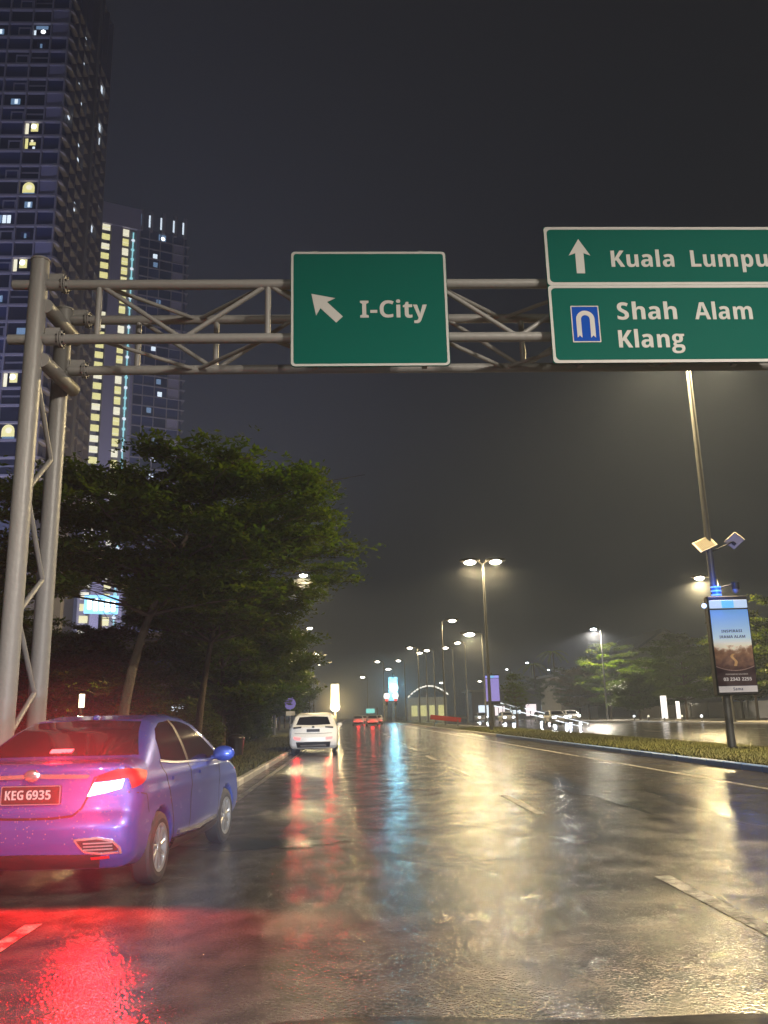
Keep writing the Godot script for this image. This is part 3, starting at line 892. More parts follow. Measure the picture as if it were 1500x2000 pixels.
func sign_big() -> void:
	var cx := (2.765 + 6.62) * 0.5
	var s := thing("direction_sign", Vector3(cx, 6.92, -10.36), "larger green overhead sign for Kuala Lumpur, Shah Alam and Klang", "road sign", "green direction signs on the gantry")
	var w := 3.87
	var top := 7.935 - 6.92
	var mid := 7.045 - 6.92
	var low := 5.905 - 6.92
	for p in [[top, mid], [mid, low]]:
		var h: float = p[0] - p[1]
		var o: Vector3 = Vector3(0, (p[0] + p[1]) * 0.5, 0)
		put("panel", MB.new().plate(round_rect(w, h - 0.001, 0.03), o + Vector3(0, 0, -0.02), Vector3.RIGHT, Vector3.UP, 0.02).mesh(), M.green, s)
		var b := MB.new()
		ring(b, round_rect(w - 0.012, h - 0.004, 0.05), round_rect(w - 0.085, h - 0.085, 0.06), o, 0.005)
		put("border", b.mesh(), M.white, s)
	var px := func(x: float, y: float) -> Vector2: return Vector2(x - cx, y - 6.92)
	put("arrow", MB.new().plate(arrow(px.call(3.235, 7.745), 0.0, 0.30, 0.25, 0.115, 0.52), Vector3.ZERO, Vector3.RIGHT, Vector3.UP, 0.005).mesh(), M.white, s)
	words("Kuala", Vector3(3.669 - cx, 7.323 - 6.92, 0), 0.245, 0.88, M.white, s)
	words("Lumpur", Vector3(4.785 - cx, 7.323 - 6.92, 0), 0.245, 1.25, M.white, s)
	words("Shah", Vector3(3.684 - cx, 6.536 - 6.92, 0), 0.245, 0.82, M.white, s)
	words("Alam", Vector3(4.75 - cx, 6.532 - 6.92, 0), 0.245, 0.80, M.white, s)
	words("Klang", Vector3(3.668 - cx, 6.125 - 6.92, 0), 0.25, 0.90, M.white, s)
	# blue expressway emblem
	var e := part_group("emblem", s)
	e.position = Vector3(3.238 - cx, 6.468 - 6.92, 0.0)
	put("emblem_panel", MB.new().plate(round_rect(0.385, 0.535, 0.01, 2), Vector3.ZERO, Vector3.RIGHT, Vector3.UP, 0.006).mesh(), M.blue, e)
	var br := MB.new()
	ring(br, round_rect(0.383, 0.533, 0.01, 2), round_rect(0.355, 0.505, 0.008, 2), Vector3(0, 0, 0.006), 0.003)
	put("emblem_border", br.mesh(), M.white, e)
	for side in [[0.06, 0.125], [0.033, 0.048]]:
		var ro: float = side[1]
		var ri: float = side[0]
		var pl := PackedVector2Array()
		if ro > 0.1:
			for i in 13:
				var an := PI * i / 12
				pl.append(Vector2(cos(an) * ro, 0.07 + sin(an) * ro))
			for q in [Vector2(-ro, -0.2), Vector2(-0.092, -0.165), Vector2(-ri, -0.2)]:
				pl.append(q)
			for i in 13:
				var an := PI * (1.0 - i / 12.0)
				pl.append(Vector2(cos(an) * ri, 0.07 + sin(an) * ri))
			for q in [Vector2(ri, -0.2), Vector2(0.092, -0.165), Vector2(ro, -0.2)]:
				pl.append(q)
			put("emblem_road", MB.new().plate(pl, Vector3(0, 0, 0.006), Vector3.RIGHT, Vector3.UP, 0.003).mesh(), M.white, e)
	for y in [0.6, -0.1, -0.75]:
		put("stiffener", MB.new().box(Vector3(0, y, -0.05), Vector3(w - 0.1, 0.06, 0.06)).mesh(), M.steel, s)

# ---------------------------------------------------------------- lamps
func lamp(at: Vector3, heights: float, arms: Array, label: String, group: String, energy: float, col := WARM, size := 1.0, lens: Material = null) -> Node3D:
	var t := thing("street_lamp", at, label, "street lamp", group)
	put("pole", MB.new().tube(Vector3.ZERO, Vector3(0, heights, 0), 0.13, 0.075, 14).mesh(), M.pole, t)
	put("base_plate", MB.new().cbox(Vector3(0, 0.03, 0), Vector3(0.45, 0.06, 0.45), 0.01).mesh(), M.pole, t)
	for a in arms:
		var e: Vector3 = a
		var top := Vector3(0, heights - 0.1, 0)
		var pts := []
		var rd := []
		for i in 6:
			var f := i / 5.0
			pts.append(top + Vector3(e.x * f, e.y * sin(f * PI * 0.5), e.z * f)); rd.append(0.055)
		put("arm", MB.new().path(pts, rd, 8).mesh(), M.pole, t)
		var fl := Vector3(e.x, 0, e.z).normalized()
		var hp := top + e + fl * 0.3 * size
		var yaw := Basis(Vector3.UP, atan2(-fl.z, fl.x))
		var hd := MB.new()
		hd.ball(Vector3.ZERO, Vector3(0.45, 0.10, 0.18) * size, 14, 8)
		var head := put("lamp_head", hd.mesh(), M.pole, t)
		head.transform = Transform3D(yaw, hp + Vector3(0, 0.04, 0))
		var ln := put("lamp_lens", MB.new().ball(Vector3.ZERO, Vector3(0.26, 0.12, 0.19) * size, 12, 8).mesh(), lens if lens else M.lens, t)
		ln.transform = Transform3D(yaw, hp + Vector3(0, -0.04 * size, 0))
		if energy > 0.0:
			spot(t, hp + Vector3(0, -0.2 * size, 0), Vector3.DOWN, 87.0, col, energy, 0.14 * size, 0.35)
			if energy > 70.0 and size > 1.65:
				omni(t, hp + Vector3(0, -0.24 * size, 0), col, minf(energy * 0.12, 30.0), 0.14 * size)
	return t

func lamps() -> void:
	# the row of tall double lamps on the median; the first is behind the camera and lights the signs from the front
	var dbl := [Vector3(-0.75, 0.35, 0), Vector3(0.75, 0.35, 0)]
	lamp(Vector3(12.0, 0.12, 8.0), 12.4, dbl, "tall double street lamp on the median behind the viewer", "tall lamps on the median", 430.0, NEUTRAL)
	lamp(Vector3(-6.0, 0.12, 17.0), 12.5, [Vector3(1.9, 0.3, 0)], "added unseen street lamp on the left verge behind the viewer", "street lamps on the left verge", 360.0, NEUTRAL)  # unseen lamp added for front light on the left tree
	lamp(Vector3(12.0, 0.12, -27.2), 13.6, dbl, "tall street lamp pole on median whose head the large sign hides", "tall lamps on the median", 290.0)
	lamp(Vector3(10.03, 0.12, -62.0), 12.2, [Vector3(-0.42, 0.3, 0), Vector3(0.42, 0.3, 0)], "tall double-headed street lamp glowing in the middle of road", "tall lamps on the median", 115.0, WARM, 1.8)
	lamp(Vector3(19.4, 0.12, -124.0), 12.6, [Vector3(-0.9, 0.3, 0)], "brightest single street lamp, right below the double-headed lamp", "distant street lamps", 180.0, WARM, 3.2)
	# left row
	lamp(Vector3(-6.0, 0.12, -68.7), 12.5, [Vector3(1.9, 0.3, 0)], "street lamp shining through outer leaves of the big left tree", "street lamps on the left verge", 220.0, WARM, 1.3)
	lamp(Vector3(-6.5, 0.12, -111.0), 12.5, [Vector3(0.9, 0.3, 0)], "second street lamp on the left, just below the tree edge", "street lamps on the left verge", 120.0, WARM, 1.4)
	lamp(Vector3(-7.4, 0.12, -157.0), 12.5, [Vector3(0.9, 0.3, 0)], "third street lamp on the left beside dark tree crowns", "street lamps on the left verge", 90.0, WARM, 1.6)
	lamp(Vector3(-8.0, 0.12, -190.0), 12.5, [Vector3(0.9, 0.3, 0)], "farthest street lamp on the left verge", "street lamps on the left verge", 0.0)
	# right of the opposite road
	lamp(Vector3(34.9, 0.13, -78.0), 13.1, [Vector3(-1.2, 0.35, 0)], "bright street lamp just left of the lit billboard", "street lamps across the opposite road", 420.0, WARM, 1.8)
	lamp(Vector3(35.5, 0.13, -119.0), 12.4, [Vector3(-0.5, 0.3, 0)], "street lamp above the yellow-lit tree crown on right", "street lamps across the opposite road", 480.0, NEUTRAL, 1.6, M.lens_white)
	lamp(Vector3(42.6, 0.13, -200.0), 12.5, [Vector3(-0.6, 0.3, 0)], "small far street lamp above the dark right trees", "street lamps across the opposite road", 0.0, WHITE, 1.2, M.lens_white)
	lamp(Vector3(43.0, 0.13, -229.0), 12.5, [Vector3(-0.6, 0.3, 0)], "tiny far street lamp just left of the dark palm", "street lamps across the opposite road", 0.0, WHITE, 1.2, M.lens_white)
	lamp(Vector3(56.0, 0.13, -237.0), 12.5, [Vector3(-0.6, 0.3, 0)], "tiny far street lamp farthest right behind trees", "street lamps across the opposite road", 0.0, WHITE, 1.0, M.lens_white)
	var far := [[11.4, -104.5, 0.75, "far lamp with its head on the right of its pole", 130.0], [17.9, -148.0, -0.7, "far lamp just under the lamp whose head points right", 0.0], [18.7, -138.0, -0.6, "far lamp left of the brightest single lamp", 0.0], [11.7, -146.5, -0.8, "far lamp with head left of pole over the road end", 130.0], [14.2, -159.2, -0.6, "far lamp lower of a close pair over the road end", 0.0], [15.0, -153.1, -0.6, "far lamp right of a close pair over the road end", 0.0], [7.1, -182.3, -0.7, "far lamp above the cyan lit screen", 0.0], [11.5, -180.4, -0.7, "far lamp up right of the cyan lit screen", 0.0], [10.8, -211.4, -0.6, "small far lamp directly behind the cyan lit screen", 0.0], [5.0, -252.6, -0.6, "smallest far lamp over the red tail lights", 0.0], [34.4, -311.5, -0.7, "far lamp above the glowing arched roof", 0.0], [47.6, -305.3, -0.7, "far lamp left of the purple billboard", 0.0]]
	for f in far:
		lamp(Vector3(f[0], 0.12, f[1]), 12.5, [Vector3(f[2], 0.25, 0)], f[3], "distant street lamps", f[4], WARM, 1.9 if f[1] > -200.0 else 2.6)
	# nested fog balls added to make a halo round the strongest lamps
	for f in [[10.0, 12.2, -62.0, 3.0, 0.0035, "round the double-headed lamp"], [18.2, 12.4, -124.0, 5.5, 0.003, "round the brightest single lamp"], [33.3, 13.0, -78.0, 3.2, 0.0035, "round the lamp left of the billboard"], [34.7, 12.2, -119.0, 3.2, 0.003, "round the lamp over the yellow-lit tree"], [-3.9, 12.4, -68.7, 2.4, 0.004, "round the lamp in the left tree"], [9.6, 7.0, -188.0, 9.0, 0.003, "before the far cyan screen"], [-3.2, 4.5, -178.0, 6.0, 0.004, "round the far yellow totem"]]:
		for k in 3:
			glow_fog(Vector3(f[0], f[1], f[2]), Vector3.ONE * f[3] * 2.0 * [1.0, 0.68, 0.42, 0.22][k], f[4] * [0.3, 0.6, 1.0, 2.0][k], ["outer", "middle", "inner", "innermost"][k] + " added fog making a glow " + f[5])
	glow_fog(Vector3(8.0, 7.0, -205.0), Vector3(50.0, 18.0, 70.0), 0.006, "added pale fog for a glow over the far end of the road")  # fog added so the road end glows hazily
	# unseen lights added behind the trees to brighten the towers
	for f in [[-66.0, -105.0, -62.0, 110.0, -160.0, 4800.0, Color(0.72, 0.76, 1.0)], [-66.0, -212.0, -70.0, 125.0, -252.0, 4200.0, Color(0.85, 0.85, 1.0)], [-26.0, -150.0, -60.0, 110.0, -166.0, 1900.0, Color(1.0, 0.9, 0.7)]]:
		var p := Vector3(f[0], 0, f[1])
		var fl := thing("added_floodlight", p, ["unseen light added to brighten the front of the near tower", "unseen light added to brighten the far tower", "unseen light added to brighten the right side of the near tower"][int(f[5] < 4500.0) + int(f[5] < 2000.0)], "added_floodlight", "lights added for the towers")
		put("stand", MB.new().tube(Vector3.ZERO, Vector3(0, 1.2, 0), 0.08, 0.08).mesh(), M.pole, fl)
		put("lamp_head", MB.new().cbox(Vector3(0, 1.4, 0), Vector3(0.7, 0.5, 0.3), 0.03).mesh(), M.dark, fl)
		put("lamp_lens", MB.new().cbox(Vector3(0, 1.67, 0), Vector3(0.44, 0.03, 0.24), 0.005).mesh(), glow(Color(0.6, 0.6, 1.0), 20.0), fl)
		spot(fl, Vector3(0, 1.75, 0), Vector3(f[2], f[3], f[4]) - p, 60.0, f[6], f[5], 0.2)

func glow_fog(at: Vector3, size: Vector3, density: float, label: String) -> void:
	var v := FogVolume.new()
	v.name = numbered(self, "added_glow_fog")
	v.shape = RenderingServer.FOG_VOLUME_SHAPE_ELLIPSOID
	v.size = size
	var m := FogMaterial.new()
	m.density = density
	m.albedo = Color(0.9, 0.92, 0.95)
	v.material = m
	add_child(v, true)
	v.position = at
	v.set_meta("kind", "stuff")
	tag(v, label, "glow_fog")

# ---------------------------------------------------------------- billboards, signs, small things
func poster_texture() -> ImageTexture:
	var im := Image.create(128, 288, false, Image.FORMAT_RGB8)
	var nz := noise(0.03, 4, 61)
	for y in 288:
		for x in 128:
			var f := y / 288.0
			var c := Color(0.42, 0.66, 0.95).lerp(Color(0.80, 0.87, 0.92), clampf(f / 0.45, 0, 1))
			var n := nz.get_noise_2d(x, y)
			c = c.lerp(Color(0.93, 0.86, 0.74), smoothstep(0.36, 0.5, f) * 0.8)
			if f > 0.47:
				var hill := smoothstep(0.47, 0.56, f + n * 0.09)
				c = c.lerp(Color(0.55, 0.40, 0.30).lerp(Color(0.28, 0.18, 0.17), clampf((f - 0.55) / 0.25 + n * 0.5, 0, 1)), hill)
				var path := absf(x - 64.0 - 22.0 * sin(f * 38.0) * (0.75 - f) * 3.0)
				if f > 0.58 and f < 0.74 and path < 5.0:
					c = c.lerp(Color(0.9, 0.72, 0.45), 0.6)
			var arc := f - 0.80 + 0.055 * pow((x - 64.0) / 64.0, 2)
			if arc > 0.0:
				c = Color(0.20, 0.12, 0.13)
			if absf(arc) < 0.006:
				c = Color(0.55, 0.45, 0.42)
			im.set_pixel(x, y, c)
	return ImageTexture.create_from_image(im)

func billboard(at: Vector3, label: String, w: float, h: float, y0: float, face: Material, head: Material, turn := 0.0) -> Node3D:
	var t := thing("billboard", at, label, "billboard", "lit billboards along the median", turn)
	put("housing", MB.new().cbox(Vector3(0, y0 + h * 0.5 + 0.06, -0.02), Vector3(w + 0.10, h + 0.3, 0.34), 0.03).mesh(), M.dark, t)
	var pn := MB.new()
	pn.quad(Vector3(-w * 0.5, y0 + 0.2, 0.17), Vector3(w * 0.5, y0 + 0.2, 0.17), Vector3(w * 0.5, y0 + h - 0.24, 0.17), Vector3(-w * 0.5, y0 + h - 0.24, 0.17), Vector3.BACK)
	pn.quad(Vector3(-w * 0.5, y0 + 0.2, 0.153), Vector3(w * 0.5, y0 + 0.2, 0.153), Vector3(w * 0.5, y0 + h - 0.24, 0.153), Vector3(-w * 0.5, y0 + h - 0.24, 0.153), Vector3.FORWARD)
	var fix := pn.uv
	for i in 4:
		fix[i] = [Vector2(0, 1), Vector2(1, 1), Vector2(1, 0), Vector2(0, 0)][i]
	pn.uv = fix
	put("poster", pn.mesh(), face, t)
	put("header_light", MB.new().cbox(Vector3(0, y0 + h - 0.06, 0.17), Vector3(w, 0.26, 0.06), 0.01).mesh(), head, t)
	put("header_centre", MB.new().cbox(Vector3(-0.03, y0 + h - 0.06, 0.19), Vector3(w * 0.32, 0.25, 0.06), 0.01).mesh(), glow(Color(0.05, 0.45, 0.85), 1.0), t)
	return t

func street_things() -> void:
	var pm := mat(Color(1, 1, 1), 0.4)
	var tx := poster_texture()
	pm.albedo_texture = tx
	pm.emission_enabled = true
	pm.emission = Color.WHITE
	pm.emission_texture = tx
	pm.emission_operator = BaseMaterial3D.EMISSION_OP_MULTIPLY
	pm.emission_energy_multiplier = 0.42
	var b := billboard(Vector3(12.24, 0, -26.95), "tall lit billboard with sky and landscape poster, phone number below", 1.2, 2.85, 1.86, pm, glow(Color(0.55, 0.75, 1.0), 0.75), -0.06)
	words("INSPIRASI", Vector3(-0.32, 3.74, 0.176), 0.085, 0.66, mat(Color(0.02, 0.05, 0.12), 0.5), b, 0.004)
	words("IRAMA ALAM", Vector3(-0.40, 3.56, 0.176), 0.085, 0.82, mat(Color(0.02, 0.05, 0.12), 0.5), b, 0.004)
	words("03 2343 2255", Vector3(-0.42, 2.22, 0.176), 0.10, 0.88, glow(Color(0.8, 0.7, 0.68), 0.45), b, 0.004)
	words("PENYAMPAI SALURAN", Vector3(-0.34, 2.40, 0.176), 0.045, 0.7, glow(Color(0.7, 0.55, 0.5), 0.25), b, 0.003)
	put("footer", MB.new().cbox(Vector3(0, 1.96, 0.185), Vector3(1.2, 0.19, 0.03), 0.004).mesh(), glow(Color(0.75, 0.66, 0.64), 0.42), b)
	words("Sama", Vector3(-0.16, 1.92, 0.2), 0.09, 0.3, mat(Color(0.05, 0.07, 0.2), 0.5), b, 0.004)
	put("clamp", MB.new().tube(Vector3(-0.2, 4.75, -0.2), Vector3(-0.2, 5.28, -0.2), 0.15, 0.15, 14).mesh(), mat(Color(0.05, 0.2, 0.6), 0.4), b)
	for k in 4:
		put("light_ring", MB.new().tube(Vector3(-0.2, 4.84 + k * 0.13, -0.2), Vector3(-0.2, 4.89 + k * 0.13, -0.2), 0.165, 0.165, 14).mesh(), glow(Color(0.12, 0.35, 1.0), 1.6), b)
	put("corner_lamp", MB.new().ball(Vector3(-0.75, 4.62, 0.1), Vector3(0.08, 0.08, 0.08)).mesh(), glow(Color(0.4, 0.6, 1.0), 3.0), b)
	omni(b, Vector3(-0.3, 5.15, 0.35), Color(0.15, 0.4, 1.0), 1.2, 0.1)
	# solar panels and camera on arms from the same pole
	for s in [[Vector3(11.78, 6.67, -27.0), 0.92, 0.42, 0.42, -0.5, 0.25, "wide solar panel tilted on the left of the lamp pole", true], [Vector3(12.80, 6.78, -27.0), 0.5, 0.42, 0.72, 0.7, -0.5, "smaller solar panel seen from behind on right of lamp pole", false]]:
		var sp := thing("solar_panel", s[0], s[6], "solar panel", "solar panels on the lamp pole")
		var bs := Basis.from_euler(Vector3(s[4], s[5], s[3]))
		put("backing", MB.new().cbox(Vector3.ZERO, Vector3(s[1], s[2], 0.04), 0.006, bs).mesh(), mat(Color(0.6, 0.55, 0.45), 0.5), sp)
		if s[7]:
			for i in 9:
				put("cell_strip", MB.new().box(bs * Vector3(-0.32 + i * 0.08, 0, 0.024), Vector3(0.06, s[2] - 0.06, 0.008), bs).mesh(), mat(Color(0.2, 0.18, 0.15), 0.3), sp)
		else:
			put("junction_box", MB.new().cbox(bs * Vector3(-0.08, -0.05, 0.045), Vector3(0.1, 0.12, 0.05), 0.01, bs).mesh(), M.dark, sp)
		var to: Vector3 = Vector3(12.0, s[0].y - 0.35, -27.2) - s[0]
		put("arm", MB.new().tube(Vector3(0, -0.02, -0.03), to, 0.025, 0.025, 6).mesh(), M.dark, sp)
	var cc := thing("security_camera", Vector3(12.0, 5.25, -27.2), "dark dome camera on an arm above the lit billboard", "camera")
	put("arm", MB.new().tube(Vector3(0, -0.05, 0), Vector3(0.72, 0.12, 0), 0.022, 0.022, 6).mesh(), M.pole, cc)
	put("body", MB.new().tube(Vector3(0.74, -0.06, 0), Vector3(0.74, 0.16, 0), 0.12, 0.13, 14).mesh(), M.dark, cc)
	put("dome", MB.new().ball(Vector3(0.74, -0.1, 0), Vector3(0.1, 0.12, 0.1)).mesh(), mat(Color(0.3, 0.3, 0.32), 0.1), cc)
	# two more billboards further along
	var b2 := billboard(Vector3(15.7, 0, -95.0), "small violet lit billboard far along the median", 1.5, 2.9, 2.5, glow(Color(0.16, 0.13, 0.62), 0.9), glow(Color(0.25, 0.3, 1.0), 1.0))
	put("post", MB.new().tube(Vector3(0, 0, -0.3), Vector3(0, 5.8, -0.3), 0.13, 0.1).mesh(), M.pole, b2)
	var b3 := billboard(Vector3(9.4, 0, -190.0), "glowing cyan screen at the far end of road", 2.0, 5.2, 4.4, glow(Color(0.12, 0.62, 0.85), 1.0), glow(Color(0.3, 0.8, 1.0), 2.0))
	put("post", MB.new().tube(Vector3(0, 0, -0.3), Vector3(0, 10.6, -0.3), 0.2, 0.16).mesh(), M.pole, b3)
	put("lamp", MB.new().ball(Vector3(0.2, 7.4, 0.4), Vector3(0.9, 0.9, 0.3)).mesh(), glow(Color(0.6, 0.95, 1.0), 9.0), b3)
	omni(b3, Vector3(0.2, 7.4, 1.6), Color(0.45, 0.85, 1.0), 70.0, 0.5)
	# garden lamp, bin, signs on the left verge
	var gl := thing("garden_lamp", Vector3(-7.35, 0.12, -24.0), "white glowing cylinder lamp between gantry post and tree trunk", "lamp")
	put("post", MB.new().tube(Vector3.ZERO, Vector3(0, 1.7, 0), 0.05, 0.05).mesh(), M.dark, gl)
	put("lamp_shade", MB.new().tube(Vector3(0, 1.7, 0), Vector3(0, 2.06, 0), 0.075, 0.075, 12).mesh(), glow(Color(1.0, 0.88, 0.6), 3.0), gl)
	omni(gl, Vector3(0, 1.9, 0.14), Color(1.0, 0.85, 0.6), 1.2, 0.07)
	var bn := thing("litter_bin", Vector3(-4.05, 0.12, -31.0), "dark round litter bin on verge past the blue car", "bin")
	put("body", MB.new().tube(Vector3(0, 0.05, 0), Vector3(0, 0.62, 0), 0.24, 0.3, 16).mesh(), M.car_black, bn)
	put("lid", MB.new().ball(Vector3(0, 0.62, 0), Vector3(0.31, 0.18, 0.31), 16, 8).mesh(), M.car_black, bn)
	var rs := thing("road_sign", Vector3(-2.85, 0.12, -41.0), "round violet-blue road sign behind the white car", "road sign")
	put("post", MB.new().tube(Vector3.ZERO, Vector3(0, 2.2, 0), 0.035, 0.035).mesh(), M.pole, rs)
	put("disc", MB.new().tube(Vector3(0, 1.95, 0.04), Vector3(0, 1.95, 0.06), 0.27, 0.27, 20).mesh(), mat(Color(0.10, 0.07, 0.34), 0.5), rs)
	put("plate", MB.new().cbox(Vector3(0.02, 1.5, 0.05), Vector3(0.42, 0.2, 0.02), 0.004).mesh(), M.beige, rs)

# ---------------------------------------------------------------- cars
class Body:
	var prof: PackedVector2Array      # side outline, (l, y), l from rear bumper to nose
	var L := 4.3
	var hw := 0.85
	var belt := 0.98
	var roof := 1.47
	var roof_in := 0.25               # how far the roof edge leans in
	var arches := []                  # [l, y, r]
	var rear_bend := 0.16
	var front_bend := 0.30
	var k := 0.13
	var gc := 0.03
	var gw := 0
	var gh := 0
	var g := PackedFloat32Array()
	func poly_dist(p: Vector2) -> float:
		var best := 1e9
		for i in prof.size():
			var c := Geometry2D.get_closest_point_to_segment(p, prof[i], prof[(i + 1) % prof.size()])
			best = minf(best, c.distance_squared_to(p))
		return sqrt(best) * (-1.0 if Geometry2D.is_point_in_polygon(p, prof) else 1.0)
	func prepare() -> void:
		gw = int((L + 0.8) / gc) + 2
		gh = int((roof + 0.4) / gc) + 2
		for j in gh:
			for i in gw:
				g.append(poly_dist(Vector2(i * gc - 0.4, j * gc)))
	func d2(l: float, y: float) -> float:
		var u := clampf((l + 0.4) / gc, 0.0, gw - 1.001)
		var w := clampf(y / gc, 0.0, gh - 1.001)
		var i := int(u)
		var j := int(w)
		var fu := u - i
		var fw := w - j
		var o := j * gw + i
		return lerpf(lerpf(g[o], g[o + 1], fu), lerpf(g[o + gw], g[o + gw + 1], fu), fw)
	func sdf(p: Vector3) -> float:    # p = (x, y, l)
		var x := absf(p.x)
		var q := x / hw
		var q3 := q * q * q
		var l := p.z
		if l < 1.3:
			l -= rear_bend * q3 * (1.0 - l / 1.3)
		elif l > L - 1.3:
			l += front_bend * q3 * (1.0 - (L - l) / 1.3)
		var w := hw
		var y := p.y
		if y > belt:
			var t := (y - belt) / (roof - belt)
			w -= 0.035 + roof_in * t * (0.55 + 0.45 * t)
		elif y > belt - 0.06:
			w -= 0.035 * (y - belt + 0.06) / 0.06
		elif y < 0.5:
			w -= 0.10 * (0.5 - y) * (0.5 - y) / 0.0625 * 0.5
		var cr := (y - (belt - 0.2)) / 0.07
		w += 0.012 * exp(-cr * cr)
		var a := d2(l, y)
		var b := x - w
		var h := maxf(k - absf(a - b), 0.0) / k
		var d := maxf(a, b) + h * h * k * 0.25
		for c in arches:
			var ar: float = Vector2(p.z - c[0], y - c[1]).length() - c[2]
			if ar < 0.1:
				d = maxf(d, -maxf(ar, 0.56 - x))
		return d
	func grad(p: Vector3) -> Vector3:
		var e := 0.012
		return Vector3(sdf(p + Vector3(e, 0, 0)) - sdf(p - Vector3(e, 0, 0)), sdf(p + Vector3(0, e, 0)) - sdf(p - Vector3(0, e, 0)), sdf(p + Vector3(0, 0, e)) - sdf(p - Vector3(0, 0, e))) / (2.0 * e)
	static func out(p: Vector3) -> Vector3:
		return Vector3(p.x, p.y, -p.z)
	func shell(c: float) -> ArrayMesh:
		var nx := int(2.0 * (hw + 0.08) / c) + 2
		var ny := int((roof + 0.08) / c) + 2
		var nz := int((L + 0.2) / c) + 2
		var o := Vector3(-0.5 * c * (nx - 1), 0.1, -0.1)
		var f := PackedFloat32Array()
		f.resize(nx * ny * nz)
		var at := 0
		for z in nz:
			for y in ny:
				for x in nx:
					f[at] = sdf(o + Vector3(x, y, z) * c)
					at += 1
		var ids := {}
		var mb := MB.new()
		var sx := nx
		var sxy := nx * ny
		var offs := [0, 1, sx, sx + 1, sxy, sxy + 1, sxy + sx, sxy + sx + 1]
		for z in nz - 1:
			for y in ny - 1:
				for x in nx - 1:
					var b := z * sxy + y * sx + x
					var s := 0
					for q in offs:
						if f[b + q] < 0.0:
							s += 1
					if s == 0 or s == 8:
						continue
					var sum := Vector3.ZERO
					var cnt := 0
					for e in 12:
						var ax := e / 4
						var r := e % 4
						var c0 := Vector3i.ZERO
						c0[(ax + 1) % 3] = r & 1
						c0[(ax + 2) % 3] = r >> 1
						var c1 := c0
						c1[ax] = 1
						var v0 := f[b + c0.x + c0.y * sx + c0.z * sxy]
						var v1 := f[b + c1.x + c1.y * sx + c1.z * sxy]
						if (v0 < 0.0) != (v1 < 0.0):
							sum += Vector3(c0).lerp(Vector3(c1), v0 / (v0 - v1))
							cnt += 1
					var p := o + (Vector3(x, y, z) + sum / cnt) * c
					for it in 2:
						var gr := grad(p)
						var gl := gr.length_squared()
						if gl > 0.2:
							var st := gr * (sdf(p) / gl)
							p -= st.limit_length(c * 0.5)
					var nn := grad(p).normalized()
					ids[b] = mb.vert(out(p), out(nn))
		for b in ids:
			var x: int = b % sx
			var y: int = (b / sx) % ny
			var z: int = b / sxy
			for ax in 3:
				var at3 := [x, y, z]
				var u := (ax + 1) % 3
				var w := (ax + 2) % 3
				if at3[u] == 0 or at3[w] == 0:
					continue
				var st := [1, sx, sxy]
				if (f[b] < 0.0) == (f[b + st[ax]] < 0.0):
					continue
				var i0: int = b
				var i1: int = b - st[u]
				var i2: int = b - st[u] - st[w]
				var i3: int = b - st[w]
				if ids.has(i1) and ids.has(i2) and ids.has(i3):
					mb.tri(ids[i0], ids[i1], ids[i2])
					mb.tri(ids[i0], ids[i2], ids[i3])
		return mb.mesh()
	# point on the skin: kind 0 from behind (a = x, b = y), 1 from the right side (a = l, b = y), 2 from above (a = x, b = l), 3 from the front
	func skin(kind: int, a: float, b: float) -> Vector3:
		var p := Vector3(a, b, -0.3)
		var d := Vector3(0, 0, 1)
		if kind == 1:
			p = Vector3(1.2, b, a); d = Vector3(-1, 0, 0)
		elif kind == 2:
			p = Vector3(a, 1.8, b); d = Vector3(0, -1, 0)
		elif kind == 3:
			p = Vector3(a, b, L + 0.3); d = Vector3(0, 0, -1)
		var t := 0.0
		for i in 400:
			if sdf(p + d * t) < 0.0:
				break
			t += 0.01
		var lo := t - 0.01
		for i in 10:
			var m := (lo + t) * 0.5
			if sdf(p + d * m) < 0.0: t = m
			else: lo = m
		return p + d * t
	static func along(pts: Array, f: float) -> Vector2:
		var s := f * (pts.size() - 1)
		var i := mini(int(s), pts.size() - 2)
		return pts[i].lerp(pts[i + 1], s - i)
	# a panel laid on the skin between two edges, standing `up` proud of it
	func patch(kind: int, top: Array, low: Array, up: float, ns := 10, nt := 8, mirror := false) -> ArrayMesh:
		var mb := MB.new()
		for j in nt + 3:
			for i in ns + 3:
				var fi := clampf((i - 1.0) / ns, 0, 1)
				var fj := clampf((j - 1.0) / nt, 0, 1)
				var rim := i == 0 or j == 0 or i == ns + 2 or j == nt + 2
				var q := along(top, fi).lerp(along(low, fi), fj)
				var p := skin(kind, q.x, q.y)
				var nn := grad(p).normalized()
				p += nn * (-0.01 if rim else up)
				if mirror:
					p.x = -p.x; nn.x = -nn.x
				mb.vert(out(p), out(nn), Vector2(fi, fj))
		for j in nt + 2:
			for i in ns + 2:
				var o := j * (ns + 3) + i
				mb.tri(o, o + 1, o + ns + 4); mb.tri(o, o + ns + 4, o + ns + 3)
		return mb.mesh()
	# a thin strip of width w along a line on the skin
	func strip(kind: int, line: Array, w: float, up: float, n := 24, mirror := false) -> ArrayMesh:
		var a := []
		var b := []
		for i in n + 1:
			var q := along(line, float(i) / n)
			var t := (along(line, minf(1.0, (i + 0.5) / n)) - along(line, maxf(0.0, (i - 0.5) / n))).normalized()
			a.append(q + Vector2(-t.y, t.x) * w * 0.5); b.append(q - Vector2(-t.y, t.x) * w * 0.5)
		return patch(kind, a, b, up, n, 2, mirror)

func V(list: Array) -> Array:
	var o := []
	for i in range(0, list.size(), 2):
		o.append(Vector2(list[i], list[i + 1]))
	return o

